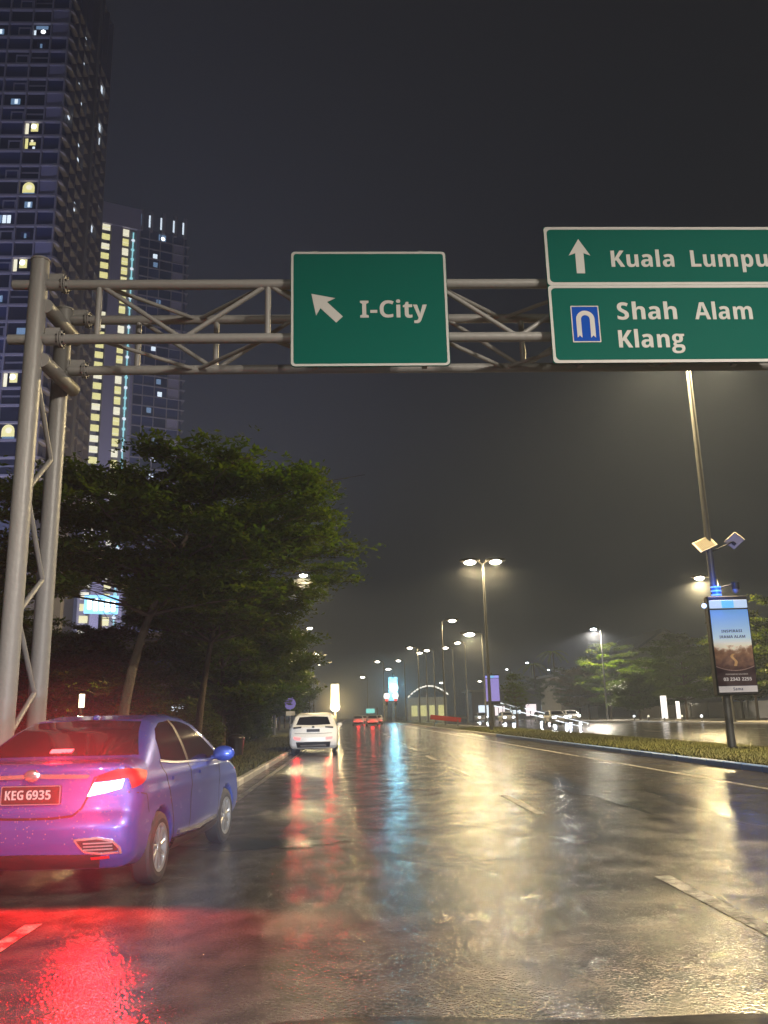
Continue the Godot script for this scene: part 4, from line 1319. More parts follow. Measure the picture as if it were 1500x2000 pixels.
func wheel(t: Node3D, x: float, l: float, r: float, side: float, steer := 0.0, spokes := 9) -> void:
	var w := part_group("wheel", t)
	w.position = Vector3(x * side, r, -l)
	w.rotation.y = steer
	var ty := MB.new()
	var ringp := [[0.09, r * 0.66], [0.098, r * 0.8], [0.085, r * 0.95], [0.06, r], [-0.06, r], [-0.085, r * 0.95], [-0.098, r * 0.8], [-0.09, r * 0.66]]
	var seg := 36
	for i in ringp.size() - 1:
		ty.tube(Vector3(ringp[i][0], 0, 0), Vector3(ringp[i + 1][0], 0, 0), ringp[i][1], ringp[i + 1][1], seg, false) if absf(ringp[i][0] - ringp[i + 1][0]) > 0.03 else lathe_step(ty, ringp[i], ringp[i + 1], seg)
	put("tyre", ty.mesh(), M.rubber, w)
	var rm := MB.new()
	lathe_step(rm, [0.094 * side, r * 0.68], [0.088 * side, r * 0.60], seg)
	lathe_step(rm, [0.088 * side, r * 0.60], [-0.04 * side, r * 0.58], seg)
	rm.tube(Vector3(0.03 * side, 0, 0), Vector3(0.085 * side, 0, 0), r * 0.17, r * 0.14, 16)
	for i in spokes:
		var a := TAU * i / spokes
		var d := Vector3(0, cos(a), sin(a))
		var mid := d * r * 0.37 + Vector3(0.068 * side, 0, 0)
		rm.cbox(mid, Vector3(0.025, r * 0.52, r * 0.12), 0.008, Basis(Vector3.RIGHT, a))
	put("rim", rm.mesh(), M.alloy, w)
	put("brake_disc", MB.new().tube(Vector3(-0.01 * side, 0, 0), Vector3(0.01 * side, 0, 0), r * 0.5, r * 0.5, 20).mesh(), M.car_silver, w)

func lathe_step(mb: MB, a: Array, b: Array, seg: int) -> void:
	var base := mb.v.size()
	var dx: float = b[0] - a[0]
	var dr: float = b[1] - a[1]
	var nn := Vector2(-dr, dx).normalized()
	if nn.x * (a[0] + b[0]) < 0.0 and absf(nn.x) > 0.5:
		nn = -nn
	for i in seg + 1:
		var g := TAU * i / seg
		var n3 := Vector3(nn.x, nn.y * cos(g), nn.y * sin(g))
		mb.vert(Vector3(a[0], a[1] * cos(g), a[1] * sin(g)), n3); mb.vert(Vector3(b[0], b[1] * cos(g), b[1] * sin(g)), n3)
	for i in seg:
		var k := base + i * 2
		mb.tri(k, k + 1, k + 3); mb.tri(k, k + 3, k + 2)

func sedan() -> void:
	var t := thing("parked_car", Vector3(-2.65, 0, -7.36), "blue sedan with glowing red brake lights in the left foreground", "car", "", -deg_to_rad(5.3))
	var b := Body.new()
	b.prof = PackedVector2Array(V([0.16, 0.24, 0.06, 0.34, 0.015, 0.46, 0.0, 0.58, 0.03, 0.64, 0.075, 0.70, 0.10, 0.82, 0.105, 0.95, 0.09, 1.035, 0.13, 1.075, 0.30, 1.085, 0.52, 1.10, 0.72, 1.20, 0.98, 1.33, 1.25, 1.425, 1.6, 1.468, 2.0, 1.475, 2.35, 1.45, 2.6, 1.40, 3.0, 1.19, 3.28, 1.03, 3.7, 0.96, 4.0, 0.88, 4.18, 0.77, 4.27, 0.62, 4.29, 0.45, 4.24, 0.28, 4.05, 0.2, 0.5, 0.2]))
	b.arches = [[0.88, 0.30, 0.345], [3.38, 0.30, 0.345]]
	b.roof = 1.475
	b.prepare()
	put("body", b.shell(0.028), M.car_blue, t)
	# glass
	put("rear_window", b.patch(0, V([-0.52, 1.40, 0, 1.425, 0.52, 1.40]), V([-0.70, 1.115, 0, 1.12, 0.70, 1.115]), 0.006, 16, 10), M.car_glass, t)
	var win := [[V([1.05, 1.24, 1.20, 1.335, 1.40, 1.385, 1.72, 1.405]), V([0.98, 1.06, 1.20, 1.03, 1.45, 1.02, 1.76, 1.01])], [V([1.80, 1.405, 2.1, 1.39, 2.35, 1.345, 2.6, 1.23, 2.93, 1.05]), V([1.83, 1.01, 2.1, 1.0, 2.35, 0.995, 2.6, 0.99, 2.93, 0.985])]]
	for m in [false, true]:
		for w in win:
			put("side_window", b.patch(1, w[0], w[1], 0.005, 16, 6, m), M.car_glass, t)
		put("window_trim", b.strip(1, V([0.93, 1.045, 1.4, 1.008, 1.9, 0.992, 2.5, 0.975, 2.98, 0.965]), 0.022, 0.008, 24, m), M.chrome, t)
		put("window_pillar", b.strip(1, V([1.76, 1.41, 1.795, 1.0]), 0.075, 0.0065, 6, m), M.trim, t)
		for line in [V([1.80, 0.99, 1.83, 0.7, 1.83, 0.3]), V([2.97, 0.96, 3.0, 0.6, 2.98, 0.3]), V([1.83, 0.3, 2.4, 0.27, 2.98, 0.3]), V([0.93, 1.04, 1.05, 0.80, 1.2, 0.62, 1.28, 0.42, 1.32, 0.3])]:
			put("door_seam", b.strip(1, line, 0.017, 0.0015, 16, m), M.seam, t)
		for l in [1.15, 2.1]:
			put("door_handle", b.patch(1, V([l, 0.895, l + 0.2, 0.89]), V([l, 0.862, l + 0.2, 0.858]), 0.022, 6, 3, m), M.car_blue, t)
		put("sill", b.patch(1, V([1.28, 0.33, 2.2, 0.29, 2.98, 0.33]), V([1.30, 0.235, 2.2, 0.225, 2.96, 0.235]), 0.03, 14, 4, m), M.trim, t)
		put("sill_trim", b.strip(1, V([1.42, 0.37, 2.2, 0.335, 2.85, 0.36]), 0.03, 0.028, 14, m), M.chrome, t)
		# tail lamp: lit lens on the rear face, dim upper lens, and its wrap round the corner
		put("brake_light", b.patch(0, V([0.50, 0.915, 0.62, 0.925, 0.735, 0.94]), V([0.455, 0.81, 0.60, 0.835, 0.715, 0.865]), 0.014, 8, 5, m), M.brake, t)
		put("tail_lamp", b.patch(0, V([0.535, 0.975, 0.66, 1.015, 0.76, 1.025]), V([0.505, 0.925, 0.63, 0.933, 0.77, 0.948]), 0.012, 8, 5, m), M.tail_dim, t)
		put("tail_lamp", b.patch(1, V([0.20, 1.02, 0.32, 1.01, 0.50, 0.985]), V([0.22, 0.86, 0.32, 0.90, 0.46, 0.955]), 0.012, 8, 5, m), M.tail_dim, t)
		# chrome framed vent at the bumper corner
		put("bumper_vent", b.patch(0, V([0.42, 0.475, 0.58, 0.485, 0.71, 0.45]), V([0.47, 0.385, 0.60, 0.375, 0.73, 0.385]), 0.004, 8, 5, m), M.trim, t)
		put("vent_trim", b.strip(0, V([0.40, 0.485, 0.58, 0.495, 0.69, 0.47, 0.74, 0.41, 0.745, 0.365]), 0.018, 0.013, 16, m), M.chrome, t)
		put("vent_trim", b.strip(0, V([0.41, 0.475, 0.47, 0.39, 0.60, 0.37, 0.73, 0.375]), 0.014, 0.011, 14, m), M.chrome, t)
		for y in [0.405, 0.43, 0.455]:
			put("vent_slat", b.strip(0, V([0.47, y, 0.69, y]), 0.009, 0.009, 6, m), M.car_silver, t)
		put("reflector", b.patch(0, V([0.52, 0.345, 0.66, 0.35]), V([0.52, 0.325, 0.66, 0.33]), 0.008, 4, 2, m), M.tail_dim, t)
		# lid seam
		put("lid_seam", b.strip(0, V([0.80, 1.055, 0.50, 0.955, 0.455, 0.80, 0.42, 0.72, 0.36, 0.665, 0.2, 0.65, 0.0, 0.648]), 0.018, 0.0015, 30, m), M.seam, t)
		put("bumper_seam", b.strip(1, V([0.16, 0.84, 0.40, 0.80, 0.52, 0.64]), 0.01, 0.0015, 10, m), M.seam, t)
		# mirror
		var sd := -1.0 if m else 1.0
		var mi := MB.new()
		mi.ball(Vector3(0.965 * sd, 1.035, -2.72), Vector3(0.125, 0.085, 0.06), 16, 10)
		mi.tube(Vector3(0.80 * sd, 0.99, -2.76), Vector3(0.90 * sd, 1.005, -2.74), 0.025, 0.03, 8)
		put("mirror", mi.mesh(), M.car_blue, t)
		put("headlight", b.patch(3, V([0.45, 0.80, 0.62, 0.82, 0.76, 0.86]), V([0.43, 0.70, 0.62, 0.71, 0.77, 0.76]), 0.01, 8, 4, m), M.car_silver, t)
		wheel(t, 0.755, 0.88, 0.305, sd)
		wheel(t, 0.755, 3.38, 0.305, sd, -0.05)
	put("windscreen", b.patch(3, V([-0.56, 1.40, 0, 1.415, 0.56, 1.40]), V([-0.70, 1.07, 0, 1.06, 0.70, 1.07]), 0.006, 14, 8), M.car_glass, t)
	put("bumper_diffuser", b.patch(0, V([-0.60, 0.365, 0, 0.375, 0.60, 0.365]), V([-0.56, 0.25, 0, 0.25, 0.56, 0.25]), 0.006, 20, 4), M.trim, t)
	# chrome bar, badge, number plate, high brake light
	put("chrome_bar", b.patch(0, V([-0.47, 0.985, 0, 1.0, 0.47, 0.985]), V([-0.45, 0.955, 0, 0.965, 0.45, 0.955]), 0.02, 20, 3), M.chrome, t)
	put("badge", MB.new().ball(Vector3(0, 0.985, -0.065), Vector3(0.07, 0.05, 0.022), 20, 8).mesh(), M.chrome, t)
	var pl := part_group("number_plate", t)
	pl.position = Vector3(0, 0.832, -0.07)
	put("plate", MB.new().plate(round_rect(0.50, 0.15, 0.012), Vector3(0, 0, -0.02), Vector3.RIGHT, Vector3.UP, 0.03).mesh(), M.plate_black, pl)
	var fr := MB.new()
	ring(fr, round_rect(0.50, 0.15, 0.012), round_rect(0.487, 0.137, 0.01), Vector3(0, 0, 0.01), 0.004)
	put("plate_frame", fr.mesh(), M.car_silver, pl)
	words("KEG", Vector3(-0.215, -0.033, 0.012), 0.072, 0.155, M.white, pl, 0.004)
	words("6935", Vector3(-0.035, -0.033, 0.012), 0.072, 0.205, M.white, pl, 0.004)
	put("high_brake_light", b.patch(0, V([-0.10, 1.165, 0.10, 1.165]), V([-0.10, 1.14, 0.10, 1.14]), 0.016, 6, 2), glow(Color(1.0, 0.05, 0.08), 3.0), t)
	var an := MB.new()
	an.ball(Vector3(0, 1.445, -1.40), Vector3(0.025, 0.035, 0.09), 10, 6)
	put("antenna", an.mesh(), M.car_blue, t)
	# rain beads on the boot, rear window and flank
	var bd := MB.new()
	for i in 700:
		var q := b.skin(0, rng.randf_range(-0.75, 0.78), rng.randf_range(0.45, 1.4)) if i % 3 else b.skin(1, rng.randf_range(0.3, 3.8), rng.randf_range(0.4, 1.3))
		bd.ball(Body.out(q), Vector3.ONE * rng.randf_range(0.0025, 0.0055), 6, 4)
	var bo := put("rain_beads", bd.mesh(), M.bead, t)
	bo.set_meta("kind", "stuff")
	# the light the brake lamps throw
	for s in [-1.0, 1.0]:
		spot(t, Vector3(0.60 * s, 0.87, 0.04), Vector3(0.0, -0.15, 1), 84.0, Color(1.0, 0.03, 0.045), 18.0, 0.07, 0.3)
	omni(t, Vector3(0, 1.24, -0.42), Color(1.0, 0.03, 0.05), 0.45, 0.06)

	for k in 4:  # fog shells added to catch red light, in place of windscreen glare
		glow_fog(Vector3(-2.1, 0.95, -7.0), Vector3(2.9, 2.0, 1.7) * [1.0, 0.8, 0.6, 0.4][k], 0.011 if k else 0.006, ["outer", "middle", "inner", "innermost"][k] + " added fog for the red glare behind the blue car")

func hatch(called: String, label: String, at: Vector3, turn: float, paint: Material, group: String, b: Body, sh: ArrayMesh, rear_on: bool, front_on: bool, detail: bool) -> Node3D:
	var t := thing(called, at, label, "car", group, turn)
	put("body", sh, paint, t)
	var n := 10 if detail else 4
	put("rear_window", b.patch(0, V([-0.55, 1.42, 0, 1.45, 0.55, 1.42]), V([-0.66, 1.14, 0, 1.12, 0.66, 1.14]), 0.008, n, 5), M.car_glass, t)
	put("windscreen", b.patch(3, V([-0.56, 1.46, 0, 1.48, 0.56, 1.46]), V([-0.70, 1.12, 0, 1.10, 0.70, 1.12]), 0.008, n, 5), M.car_glass, t)
	for m in [false, true]:
		var sd := -1.0 if m else 1.0
		put("side_window", b.patch(1, V([0.55, 1.25, 1.0, 1.43, 1.9, 1.47, 2.5, 1.38, 3.0, 1.12]), V([0.62, 1.09, 1.0, 1.07, 1.9, 1.05, 2.5, 1.04, 3.0, 1.04]), 0.006, 14, 4, m), M.car_glass, t)
		put("tail_lamp", b.patch(0, V([0.48, 0.665, 0.74, 0.69]), V([0.50, 0.575, 0.72, 0.60]), 0.012, 5, 3, m), M.tail_far if rear_on else M.car_black, t)
		if detail:
			put("upper_lamp", b.patch(0, V([0.45, 1.07, 0.76, 1.05]), V([0.47, 1.02, 0.77, 0.99]), 0.01, 6, 3, m), M.car_black, t)
			put("mirror", MB.new().ball(Vector3(0.98 * sd, 1.10, -2.95), Vector3(0.11, 0.08, 0.07), 10, 8).mesh(), paint, t)
		put("headlight", b.patch(3, V([0.45, 0.86, 0.80, 0.90]), V([0.46, 0.70, 0.80, 0.74]), 0.012, 5, 3, m), M.headlight if front_on else M.car_silver, t)
		wheel(t, 0.80, 0.92, 0.33, sd, 0.0, 6)
		wheel(t, 0.80, 3.55, 0.33, sd, 0.0, 6)
	put("bumper", b.patch(0, V([-0.66, 0.50, 0, 0.51, 0.66, 0.50]), V([-0.62, 0.30, 0, 0.30, 0.62, 0.30]), 0.012, n, 3), M.trim, t)
	if detail:
		put("bumper_trim", b.patch(0, V([-0.5, 0.40, 0.5, 0.40]), V([-0.48, 0.35, 0.48, 0.35]), 0.03, 8, 2), M.chrome, t)
		put("number_plate", b.patch(0, V([-0.25, 0.975, 0.25, 0.975]), V([-0.25, 0.87, 0.25, 0.87]), 0.016, 6, 3), M.plate_black, t)
		put("lid_seam", b.strip(0, V([-0.72, 0.82, 0, 0.80, 0.72, 0.82]), 0.014, 0.002, 16), M.seam, t)
		put("badge", b.patch(0, V([-0.05, 1.07, 0.05, 1.07]), V([-0.05, 1.02, 0.05, 1.02]), 0.02, 3, 3), M.chrome, t)
	return t

func cars() -> void:
	sedan()
	var b := Body.new()
	b.prof = PackedVector2Array(V([0.2, 0.26, 0.06, 0.36, 0.0, 0.5, 0.0, 0.66, 0.05, 0.85, 0.08, 1.05, 0.17, 1.11, 0.45, 1.36, 0.60, 1.50, 0.9, 1.565, 1.6, 1.595, 2.2, 1.58, 2.65, 1.5, 3.1, 1.24, 3.4, 1.1, 3.9, 1.03, 4.25, 0.92, 4.42, 0.74, 4.46, 0.5, 4.40, 0.3, 4.2, 0.22, 0.5, 0.22]))
	b.L = 4.46
	b.hw = 0.92
	b.belt = 1.05
	b.roof = 1.595
	b.roof_in = 0.22
	b.arches = [[0.92, 0.33, 0.38], [3.55, 0.33, 0.38]]
	b.gc = 0.04
	b.prepare()
	var sh := b.shell(0.045)
	var w := hatch("moving_car", "white hatchback seen from behind in the left lane ahead", Vector3(-1.45, 0, -33.6), 0.0, M.car_white, "", b, sh, true, false, true)
	for s in [-1.0, 1.0]:
		spot(w, Vector3(0.62 * s, 0.63, 0.06), Vector3(0, -0.1, 1), 80.0, Color(1.0, 0.06, 0.06), 0.5, 0.06)
	var coarse := b.shell(0.09)
	var far := [[1.2, -140.0, "dark car with red tail lights, leftmost far ahead"], [3.2, -128.0, "nearest dark car of the far red-lit group"], [4.6, -148.0, "dark car with red tail lights, rightmost far ahead"], [2.4, -166.0, "farthest car of the red-lit group ahead"]]
	for f in far:
		var c := hatch("far_car", f[2], Vector3(f[0], 0, f[1]), 0.0, M.car_silver, "far cars braking ahead", b, coarse, true, false, false)
		omni(c, Vector3(0, 0.8, 0.5), Color(1.0, 0.06, 0.06), 1.5, 0.3)
	var opp := [[22.6, -152.0, 0.0, "oncoming car with white headlights, farthest on the opposite road"], [22.3, -126.0, 0.0, "oncoming car with white headlights beside the median billboard"], [23.2, -100.0, 0.0, "oncoming car with dazzling headlights nearest on opposite road"], [29.0, -116.0, 0.0, "oncoming car in the outer lane of opposite road"], [30.5, -140.0, 0.0, "oncoming car far behind in the outer opposite lane"]]
	for f in opp:
		var c := hatch("oncoming_car", f[3], Vector3(f[0], 0, f[1]), PI, M.car_silver, "oncoming cars with headlights on", b, coarse, false, true, false)
		for s in [-1.0, 1.0]:
			spot(c, Vector3(0.62 * s, 0.78, -4.5), Vector3(0, -0.1, -1), 40.0, Color(0.9, 0.95, 1.0), 5.0, 0.12)
	# the viewer's own car: bonnet and headlights just below the frame
	var own := thing("viewer_car", Vector3(0, 0, 0), "dark bonnet of the viewer's own car along bottom edge", "car")
	var bn := MB.new()
	for j in 13:
		for i in 21:
			var u := i / 10.0 - 1.0
			var v := j / 12.0
			var z := lerpf(-0.75, -1.66 + 0.08 * u * u, v)
			var y := 0.975 - 0.02 * u * u - 0.03 * v - 0.10 * pow(v, 8) + 0.006 * cos(u * 9.0)
			bn.vert(Vector3(u * 0.98, y, z), Vector3(u * 0.12, 1, -0.06 - 0.7 * pow(v, 5)).normalized())
	for j in 12:
		for i in 20:
			var o := j * 21 + i
			bn.tri(o, o + 1, o + 22); bn.tri(o, o + 22, o + 21)
	put("bonnet", bn.mesh(), mat(Color(0.02, 0.018, 0.017), 0.16), own)
	put("bumper", MB.new().cbox(Vector3(0, 0.5, -1.55), Vector3(1.6, 0.5, 0.2), 0.08).mesh(), M.car_black, own)
	for s in [-1.0, 1.0]:
		put("headlight", MB.new().ball(Vector3(0.6 * s, 0.64, -1.7), Vector3(0.12, 0.08, 0.06), 14, 8).mesh(), M.headlight, own)
		spot(own, Vector3(0.6 * s, 0.64, -1.79), Vector3(-0.03, -0.06, -1), 38.0, Color(0.86, 0.92, 1.0), 18.0, 0.06, 0.9)
		spot(own, Vector3(0.6 * s, 0.64, -1.8), Vector3(-1.6 - 0.6 * s, 0.25, -32), 5.0, Color(0.95, 0.96, 1.0), 400.0, 0.06, 0.9)

# ---------------------------------------------------------------- trees
func leaf_cluster(leaf: float, count: int, sd: int) -> ArrayMesh:
	var r := RandomNumberGenerator.new()
	r.seed = sd
	var b := MB.new()
	for i in count:
		var a := TAU * i / count + r.randf_range(-0.4, 0.4)
		var d := Vector3(cos(a), r.randf_range(-0.25, 0.55), sin(a)).normalized()
		var o := Vector3(r.randf_range(-1, 1), r.randf_range(-0.5, 0.5), r.randf_range(-1, 1)) * leaf * 0.9
		var s := d.cross(Vector3.UP).normalized() * leaf * 0.24
		var n := s.cross(d).normalized()
		n = n if n.y > 0.0 else -n
		var k := b.vert(o, n); b.vert(o + d * leaf * 0.5 + s, (n + s.normalized() * 0.4).normalized()); b.vert(o + d * leaf, n); b.vert(o + d * leaf * 0.5 - s, (n - s.normalized() * 0.4).normalized())
		b.tri(k, k + 1, k + 2); b.tri(k, k + 2, k + 3)
	return b.mesh()

var clusters := {}

# bare openings in the canopy, cleared round the left street lamp and the lit roof sign
func bare(p: Vector3) -> bool:
	if p.x > 3.0 or p.z < -75.0:
		return false
	for c in [[Vector3(-3.82, 12.4, -68.7), 0.012], [Vector3(-17.4, 9.5, -60.0), 0.030]]:
		var d: Vector3 = (c[0] - Vector3(0, 1.4, 0)).normalized()
		var q := p - Vector3(0, 1.4, 0)
		var along := q.dot(d)
		if (q - d * along).length() < along * c[1]:
			return true
	return false

# layered tree: limbs leave the trunk in tiers and carry flat sprays of leaves
func tree(called: String, label: String, group: String, at: Vector3, h: float, r: float, first: float, amount: int, leaf: float, tint: Color, sd: int, lean := Vector3.ZERO, trunk_r := 0.14, peak := 0.35) -> Node3D:
	var t := thing(called, at, label, "tree", group)
	var g := RandomNumberGenerator.new()
	g.seed = sd
	var tk := MB.new()
	var pts := []
	var rad := []
	for i in 9:
		var f := i / 8.0
		pts.append(Vector3(sin(f * 3.0 + sd) * 0.18, f * h * 0.92, cos(f * 2.3 + sd) * 0.18) * Vector3(f, 1, f) + lean * f * f)
		rad.append(trunk_r * (1.0 - 0.85 * f))
	tk.path(pts, rad, 8)
	var spots := PackedVector3Array()
	var size := PackedFloat32Array()
	var tiers := 9
	for j in tiers:
		var f := first + (1.0 - first) * j / (tiers - 1.0)
		var seg := f * 8.0 * 0.98
		var i0 := mini(int(seg), 7)
		var o: Vector3 = pts[i0].lerp(pts[i0 + 1], seg - i0)
		var tt := (f - first) / (1.0 - first)
		var reach := r * (0.3 + 0.7 * sin(PI * 0.5 * (0.5 + 0.5 * tt / peak if tt < peak else 1.0 + 0.8 * (tt - peak) / (1.0 - peak))))
		if j == tiers - 1:
			reach = r * 0.3
		var arms := 6 if j < 6 else 4
		for k in arms:
			var a := TAU * (k + g.randf_range(-0.3, 0.3)) / arms + j * 0.9
			var le := reach * g.randf_range(0.65, 1.12)
			var d := Vector3(cos(a), 0, sin(a))
			var rise := le * g.randf_range(0.08, 0.34) + (0.35 if j > 6 else 0.0)
			var p := o
			var bp := [o]
			var br := [trunk_r * (0.5 - 0.35 * f)]
			for q in 4:
				var w := (q + 1) / 4.0
				bp.append(o + d * le * w + Vector3(g.randf_range(-0.15, 0.15), rise * pow(w, 0.7), g.randf_range(-0.15, 0.15)) * (le * 0.3 + 0.4) * 0.7)
				br.append(br[0] * (1.0 - w * 0.85))
			tk.path(bp, br, 5)
			var twigs := 13
			for q in twigs:
				var w := g.randf_range(0.3, 1.0)
				var sq := w * 3.999
				var root: Vector3 = bp[int(sq)].lerp(bp[int(sq) + 1], sq - int(sq))
				var side := Vector3(-d.z, 0, d.x) * g.randf_range(-1, 1) * le * 0.42 * (1.15 - w * 0.6)
				var tip := root + side + d * g.randf_range(0.0, 0.3) * le * 0.5 + Vector3(0, g.randf_range(-0.02, 0.25), 0)
				if g.randf() < 0.6:
					tk.tube(root, tip, 0.012, 0.006, 4, false)
				spots.append(tip); size.append(g.randf_range(0.5, 1.0) * (0.28 + 0.10 * le))
				spots.append(root.lerp(tip, 0.5)); size.append(g.randf_range(0.4, 0.8) * (0.25 + 0.08 * le))
	put("trunk", tk.mesh(), M.bark, t)
	var mm := MultiMesh.new()
	mm.transform_format = MultiMesh.TRANSFORM_3D
	mm.use_colors = true
	if not clusters.has(leaf):
		clusters[leaf] = leaf_cluster(leaf, 7, int(leaf * 1000))
	mm.mesh = clusters[leaf]
	mm.instance_count = amount
	for i in amount:
		var q := 0
		var s := 0.0
		var p := Vector3.ZERO
		for attempt in 6:
			q = g.randi() % spots.size()
			s = size[q]
			p = spots[q] + Vector3(g.randfn(0, 0.55) * s, g.randfn(0, 0.11) * s + 0.05, g.randfn(0, 0.55) * s)
			if not bare(at + p):
				break
		var bs := Basis.from_euler(Vector3(g.randf_range(-0.5, 0.5), g.randf() * TAU, g.randf_range(-0.5, 0.5))) * g.randf_range(0.7, 1.3)
		mm.set_instance_transform(i, Transform3D(bs, p))
		var c := g.randf_range(0.8, 1.25)
		mm.set_instance_color(i, Color(tint.r * c * g.randf_range(0.85, 1.2), tint.g * c, tint.b * c))
	var cr := MultiMeshInstance3D.new()
	cr.name = "crown"
	cr.set_meta("kind", "stuff")
	cr.multimesh = mm
	cr.material_override = M.leaf
	t.add_child(cr, true)
	return t

func bush(label: String, at: Vector3, s: Vector3, amount: int, sd: int) -> void:
	var t := thing("shrub", at, label, "shrub", "dark shrubs along the left verge")
	var g := RandomNumberGenerator.new()
	g.seed = sd
	var st := MB.new()
	for i in 7:
		var a := TAU * i / 7
		st.tube(Vector3(cos(a), 0, sin(a)) * 0.1, Vector3(cos(a) * s.x * 0.6, s.y * 0.8, sin(a) * s.z * 0.6), 0.02, 0.008, 5)
	put("stem", st.mesh(), M.bark, t)
	var mm := MultiMesh.new()
	mm.transform_format = MultiMesh.TRANSFORM_3D
	mm.use_colors = true
	if not clusters.has(0.13):
		clusters[0.13] = leaf_cluster(0.13, 7, 130)
	mm.mesh = clusters[0.13]
	mm.instance_count = amount
	for i in amount:
		var d := Vector3(g.randfn(), g.randfn(), g.randfn()).normalized() * pow(g.randf(), 0.4)
		var p := Vector3(d.x * s.x, s.y * 0.5 + d.y * s.y * 0.5, d.z * s.z)
		p += Vector3(sin(p.z * 5.0), sin(p.x * 4.0), cos(p.y * 5.0)) * 0.12
		mm.set_instance_transform(i, Transform3D(Basis.from_euler(Vector3(g.randf_range(-0.8, 0.8), g.randf() * TAU, 0)), p))
		var c := g.randf_range(0.4, 0.9)
		mm.set_instance_color(i, Color(c, c, c * 0.8))
	var cr := MultiMeshInstance3D.new()
	cr.name = "foliage"
	cr.set_meta("kind", "stuff")
	cr.multimesh = mm
	cr.material_override = M.leaf
	t.add_child(cr, true)

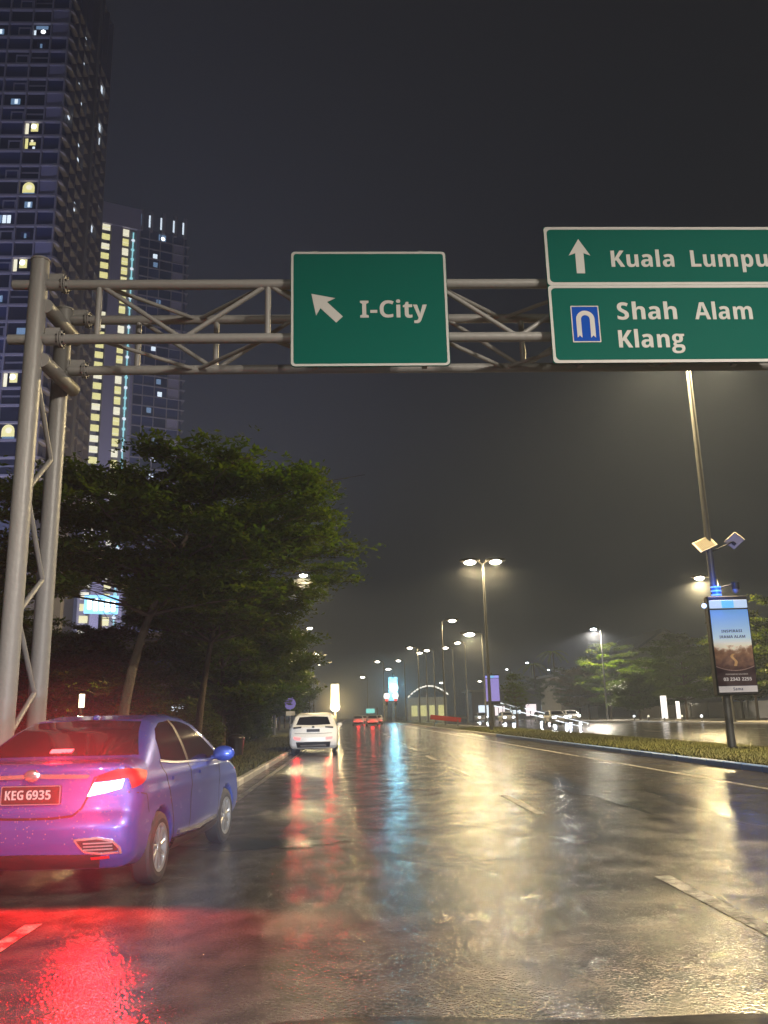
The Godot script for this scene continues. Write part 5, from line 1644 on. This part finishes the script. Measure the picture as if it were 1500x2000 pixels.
func trees() -> void:
	var ga := "roadside trees on the left verge"
	var wt := Color(1.0, 1.0, 1.0)
	tree("roadside_tree", "big layered green tree arching over the left kerb", ga, Vector3(-5.1, 0.12, -19.5), 7.3, 3.9, 0.55, 12000, 0.15, wt, 11, Vector3(1.9, 0, 0), 0.15, 0.5)
	tree("roadside_tree", "dark tree filling the view behind the gantry posts", ga, Vector3(-11.6, 0.12, -20.5), 6.6, 4.2, 0.3, 8000, 0.15, Color(0.8, 0.8, 0.8), 12)
	tree("roadside_tree", "tree behind the big left tree, its low branch reaching over lane", ga, Vector3(-4.9, 0.12, -28.0), 7.6, 4.3, 0.55, 10000, 0.16, wt, 13, Vector3(1.0, 0, 0), 0.14, 0.5)
	tree("roadside_tree", "dark tree set back from the verge left of trunk row", ga, Vector3(-16.5, 0.12, -32.0), 7.8, 4.6, 0.2, 5500, 0.18, Color(0.75, 0.75, 0.75), 14)
	for i in 7:
		var q: Vector3 = [Vector3(-8.6, 0.12, -31.0), Vector3(-11.5, 0.12, -36.0), Vector3(-15.0, 0.12, -38.0), Vector3(-9.5, 0.12, -44.0), Vector3(-19.0, 0.12, -42.0), Vector3(-7.4, 0.12, -26.0), Vector3(-16.0, 0.12, -53.0)][i]
		tree("small_tree", ["low bushy tree right of the lit roof sign's post", "low bushy tree under the lit blue-white sign", "low bushy tree left of the lit sign's post", "low bushy tree deep behind the kerb tree trunks", "low bushy tree at left, before the shopfront", "low bushy tree nearest the big tree's trunk", "bushy tree just below the lit blue-white sign"][i], "low dark trees under the roadside trees", q, [4.6, 4.8, 5.0, 5.2, 5.4, 3.4, 7.4][i], [2.6, 2.6, 2.6, 2.6, 2.6, 1.8, 3.6][i], 0.2, 2600, 0.18, Color(0.75, 0.72, 0.7), 90 + i, Vector3.ZERO, 0.07)
	var more := [[-5.4, -37.0, 7.4, 3.9, "third tree along the left kerb, beside the white car", 15], [-5.8, -46.0, 7.6, 3.9, "fourth tree along left kerb, past the white car", 16], [-6.2, -56.0, 7.4, 3.8, "fifth tree along the left kerb", 17], [-6.9, -67.0, 7.6, 3.6, "sixth tree along the left kerb, by a street lamp", 18], [-7.4, -80.0, 7.5, 3.6, "seventh tree along the left kerb", 19], [-7.8, -95.0, 8.0, 3.8, "eighth tree along the left kerb", 20], [-8.6, -114.0, 8.5, 4.2, "ninth and farthest tree along the left kerb", 21], [-20.0, -46.0, 9.0, 5.0, "tall dark tree behind the third kerb tree", 22], [-24.0, -38.0, 8.5, 5.0, "dark tree deep behind the gantry at left edge", 23]]
	for m in more:
		tree("roadside_tree", m[4], ga, Vector3(m[0], 0.12, m[1]), m[2], m[3], 0.22, 5200, 0.24 if m[1] > -60.0 else 0.34, Color(0.85, 0.85, 0.8), m[5])
	for i in 6:
		bush(["low shrub nearest the blue car's mirror", "second low shrub along left verge", "third low shrub along left verge", "shrub beside the white hatchback", "shrub just ahead of the white hatchback", "farthest shrub on the left verge"][i], Vector3(-5.5 - (i % 2) * 0.6, 0.12, -29.0 - i * 5.0), Vector3(1.2, 1.6 + 0.25 * (i % 3), 1.6), 1500, 40 + i)
	var gb := "trees beyond the opposite road"
	var rt := [[40.0, -102.0, 10.4, 5.2, "full green tree just left of the lit billboard", 1.1, 51], [37.6, -124.0, 11.2, 4.6, "tree with yellow-lit crown under a street lamp", 1.2, 52], [38.0, -137.0, 8.6, 4.8, "reddish-brown tree left of the yellow-lit crown", 0.9, 53], [39.5, -148.0, 8.4, 5.0, "dark tree left of the reddish-brown tree", 0.8, 54], [40.5, -166.0, 8.8, 5.4, "farther dark tree beyond opposite road", 0.7, 55], [42.0, -188.0, 9.0, 5.8, "farthest dark tree of the right row", 0.7, 56], [42.0, -116.0, 8.0, 5.0, "dark tree in the gap between the two bright right trees", 0.8, 57], [40.0, -84.0, 10.8, 4.8, "large tree at the right edge behind the billboard", 0.9, 58], [41.5, -76.0, 11.5, 5.2, "dark tree cut by the right edge of the view", 0.7, 59], [45.0, -98.0, 9.0, 5.0, "tree behind the lit billboard and its pole", 0.8, 60], [37.4, -111.0, 6.0, 3.6, "smaller tree standing beside the glowing pillars", 0.9, 61]]
	for m in rt:
		var red := Color(1.5, 0.75, 0.5) if m[6] == 53 else Color(1.05, 1.0, 0.8)
		tree("street_tree", m[4], gb, Vector3(m[0], 0.13, m[1]), m[2], m[3], 0.24, 5500, 0.30, red * m[5], m[6], Vector3.ZERO, 0.16, 0.45)
	# young tree and palm
	tree("young_tree", "slim young tree on the median far ahead", "", Vector3(14.6, 0.12, -76.0), 4.8, 1.2, 0.35, 700, 0.16, wt, 71, Vector3.ZERO, 0.07)
	palm(Vector3(42.5, 0.13, -178.0), 13.5, "tall dark palm rising behind the far right trees", 81)
	palm(Vector3(40.0, 0.13, -186.0), 11.5, "shorter dark palm left of the tall one", 82)

func palm(at: Vector3, h: float, label: String, sd: int) -> void:
	var t := thing("palm_tree", at, label, "palm", "dark palms far right")
	var g := RandomNumberGenerator.new()
	g.seed = sd
	put("trunk", MB.new().path([Vector3.ZERO, Vector3(0.15, h * 0.5, 0), Vector3(0.1, h, 0)], [0.28, 0.22, 0.18], 8).mesh(), M.bark, t)
	var cr := part_group("crown", t)
	for i in 16:
		var a := TAU * i / 16 + g.randf_range(-0.2, 0.2)
		var d := Vector3(cos(a), 0, sin(a))
		var up := g.randf_range(-0.2, 1.0)
		var b := MB.new()
		var le := g.randf_range(2.6, 3.6)
		var prev := Vector3(0.1, h, 0)
		for q in 12:
			var w := (q + 1) / 12.0
			var p := Vector3(0.1, h, 0) + d * le * w + Vector3(0, up * w * 1.8 - 2.4 * w * w, 0)
			b.tube(prev, p, 0.03, 0.03, 4, false)
			for s in [-1.0, 1.0]:
				var sd2 := Vector3(-d.z, -0.45, d.x * 1.0) if s > 0.0 else Vector3(d.z, -0.45, -d.x)
				var e := p + sd2.normalized() * 0.75 * sin(PI * (0.12 + 0.8 * w)) + d * 0.2
				var wd := d * 0.05
				var k := b.vert(p - wd, Vector3.UP); b.vert(p + wd, Vector3.UP); b.vert(e, Vector3.UP)
				b.tri(k, k + 1, k + 2)
			prev = p
		put("frond", b.mesh(), M.leaf, cr)
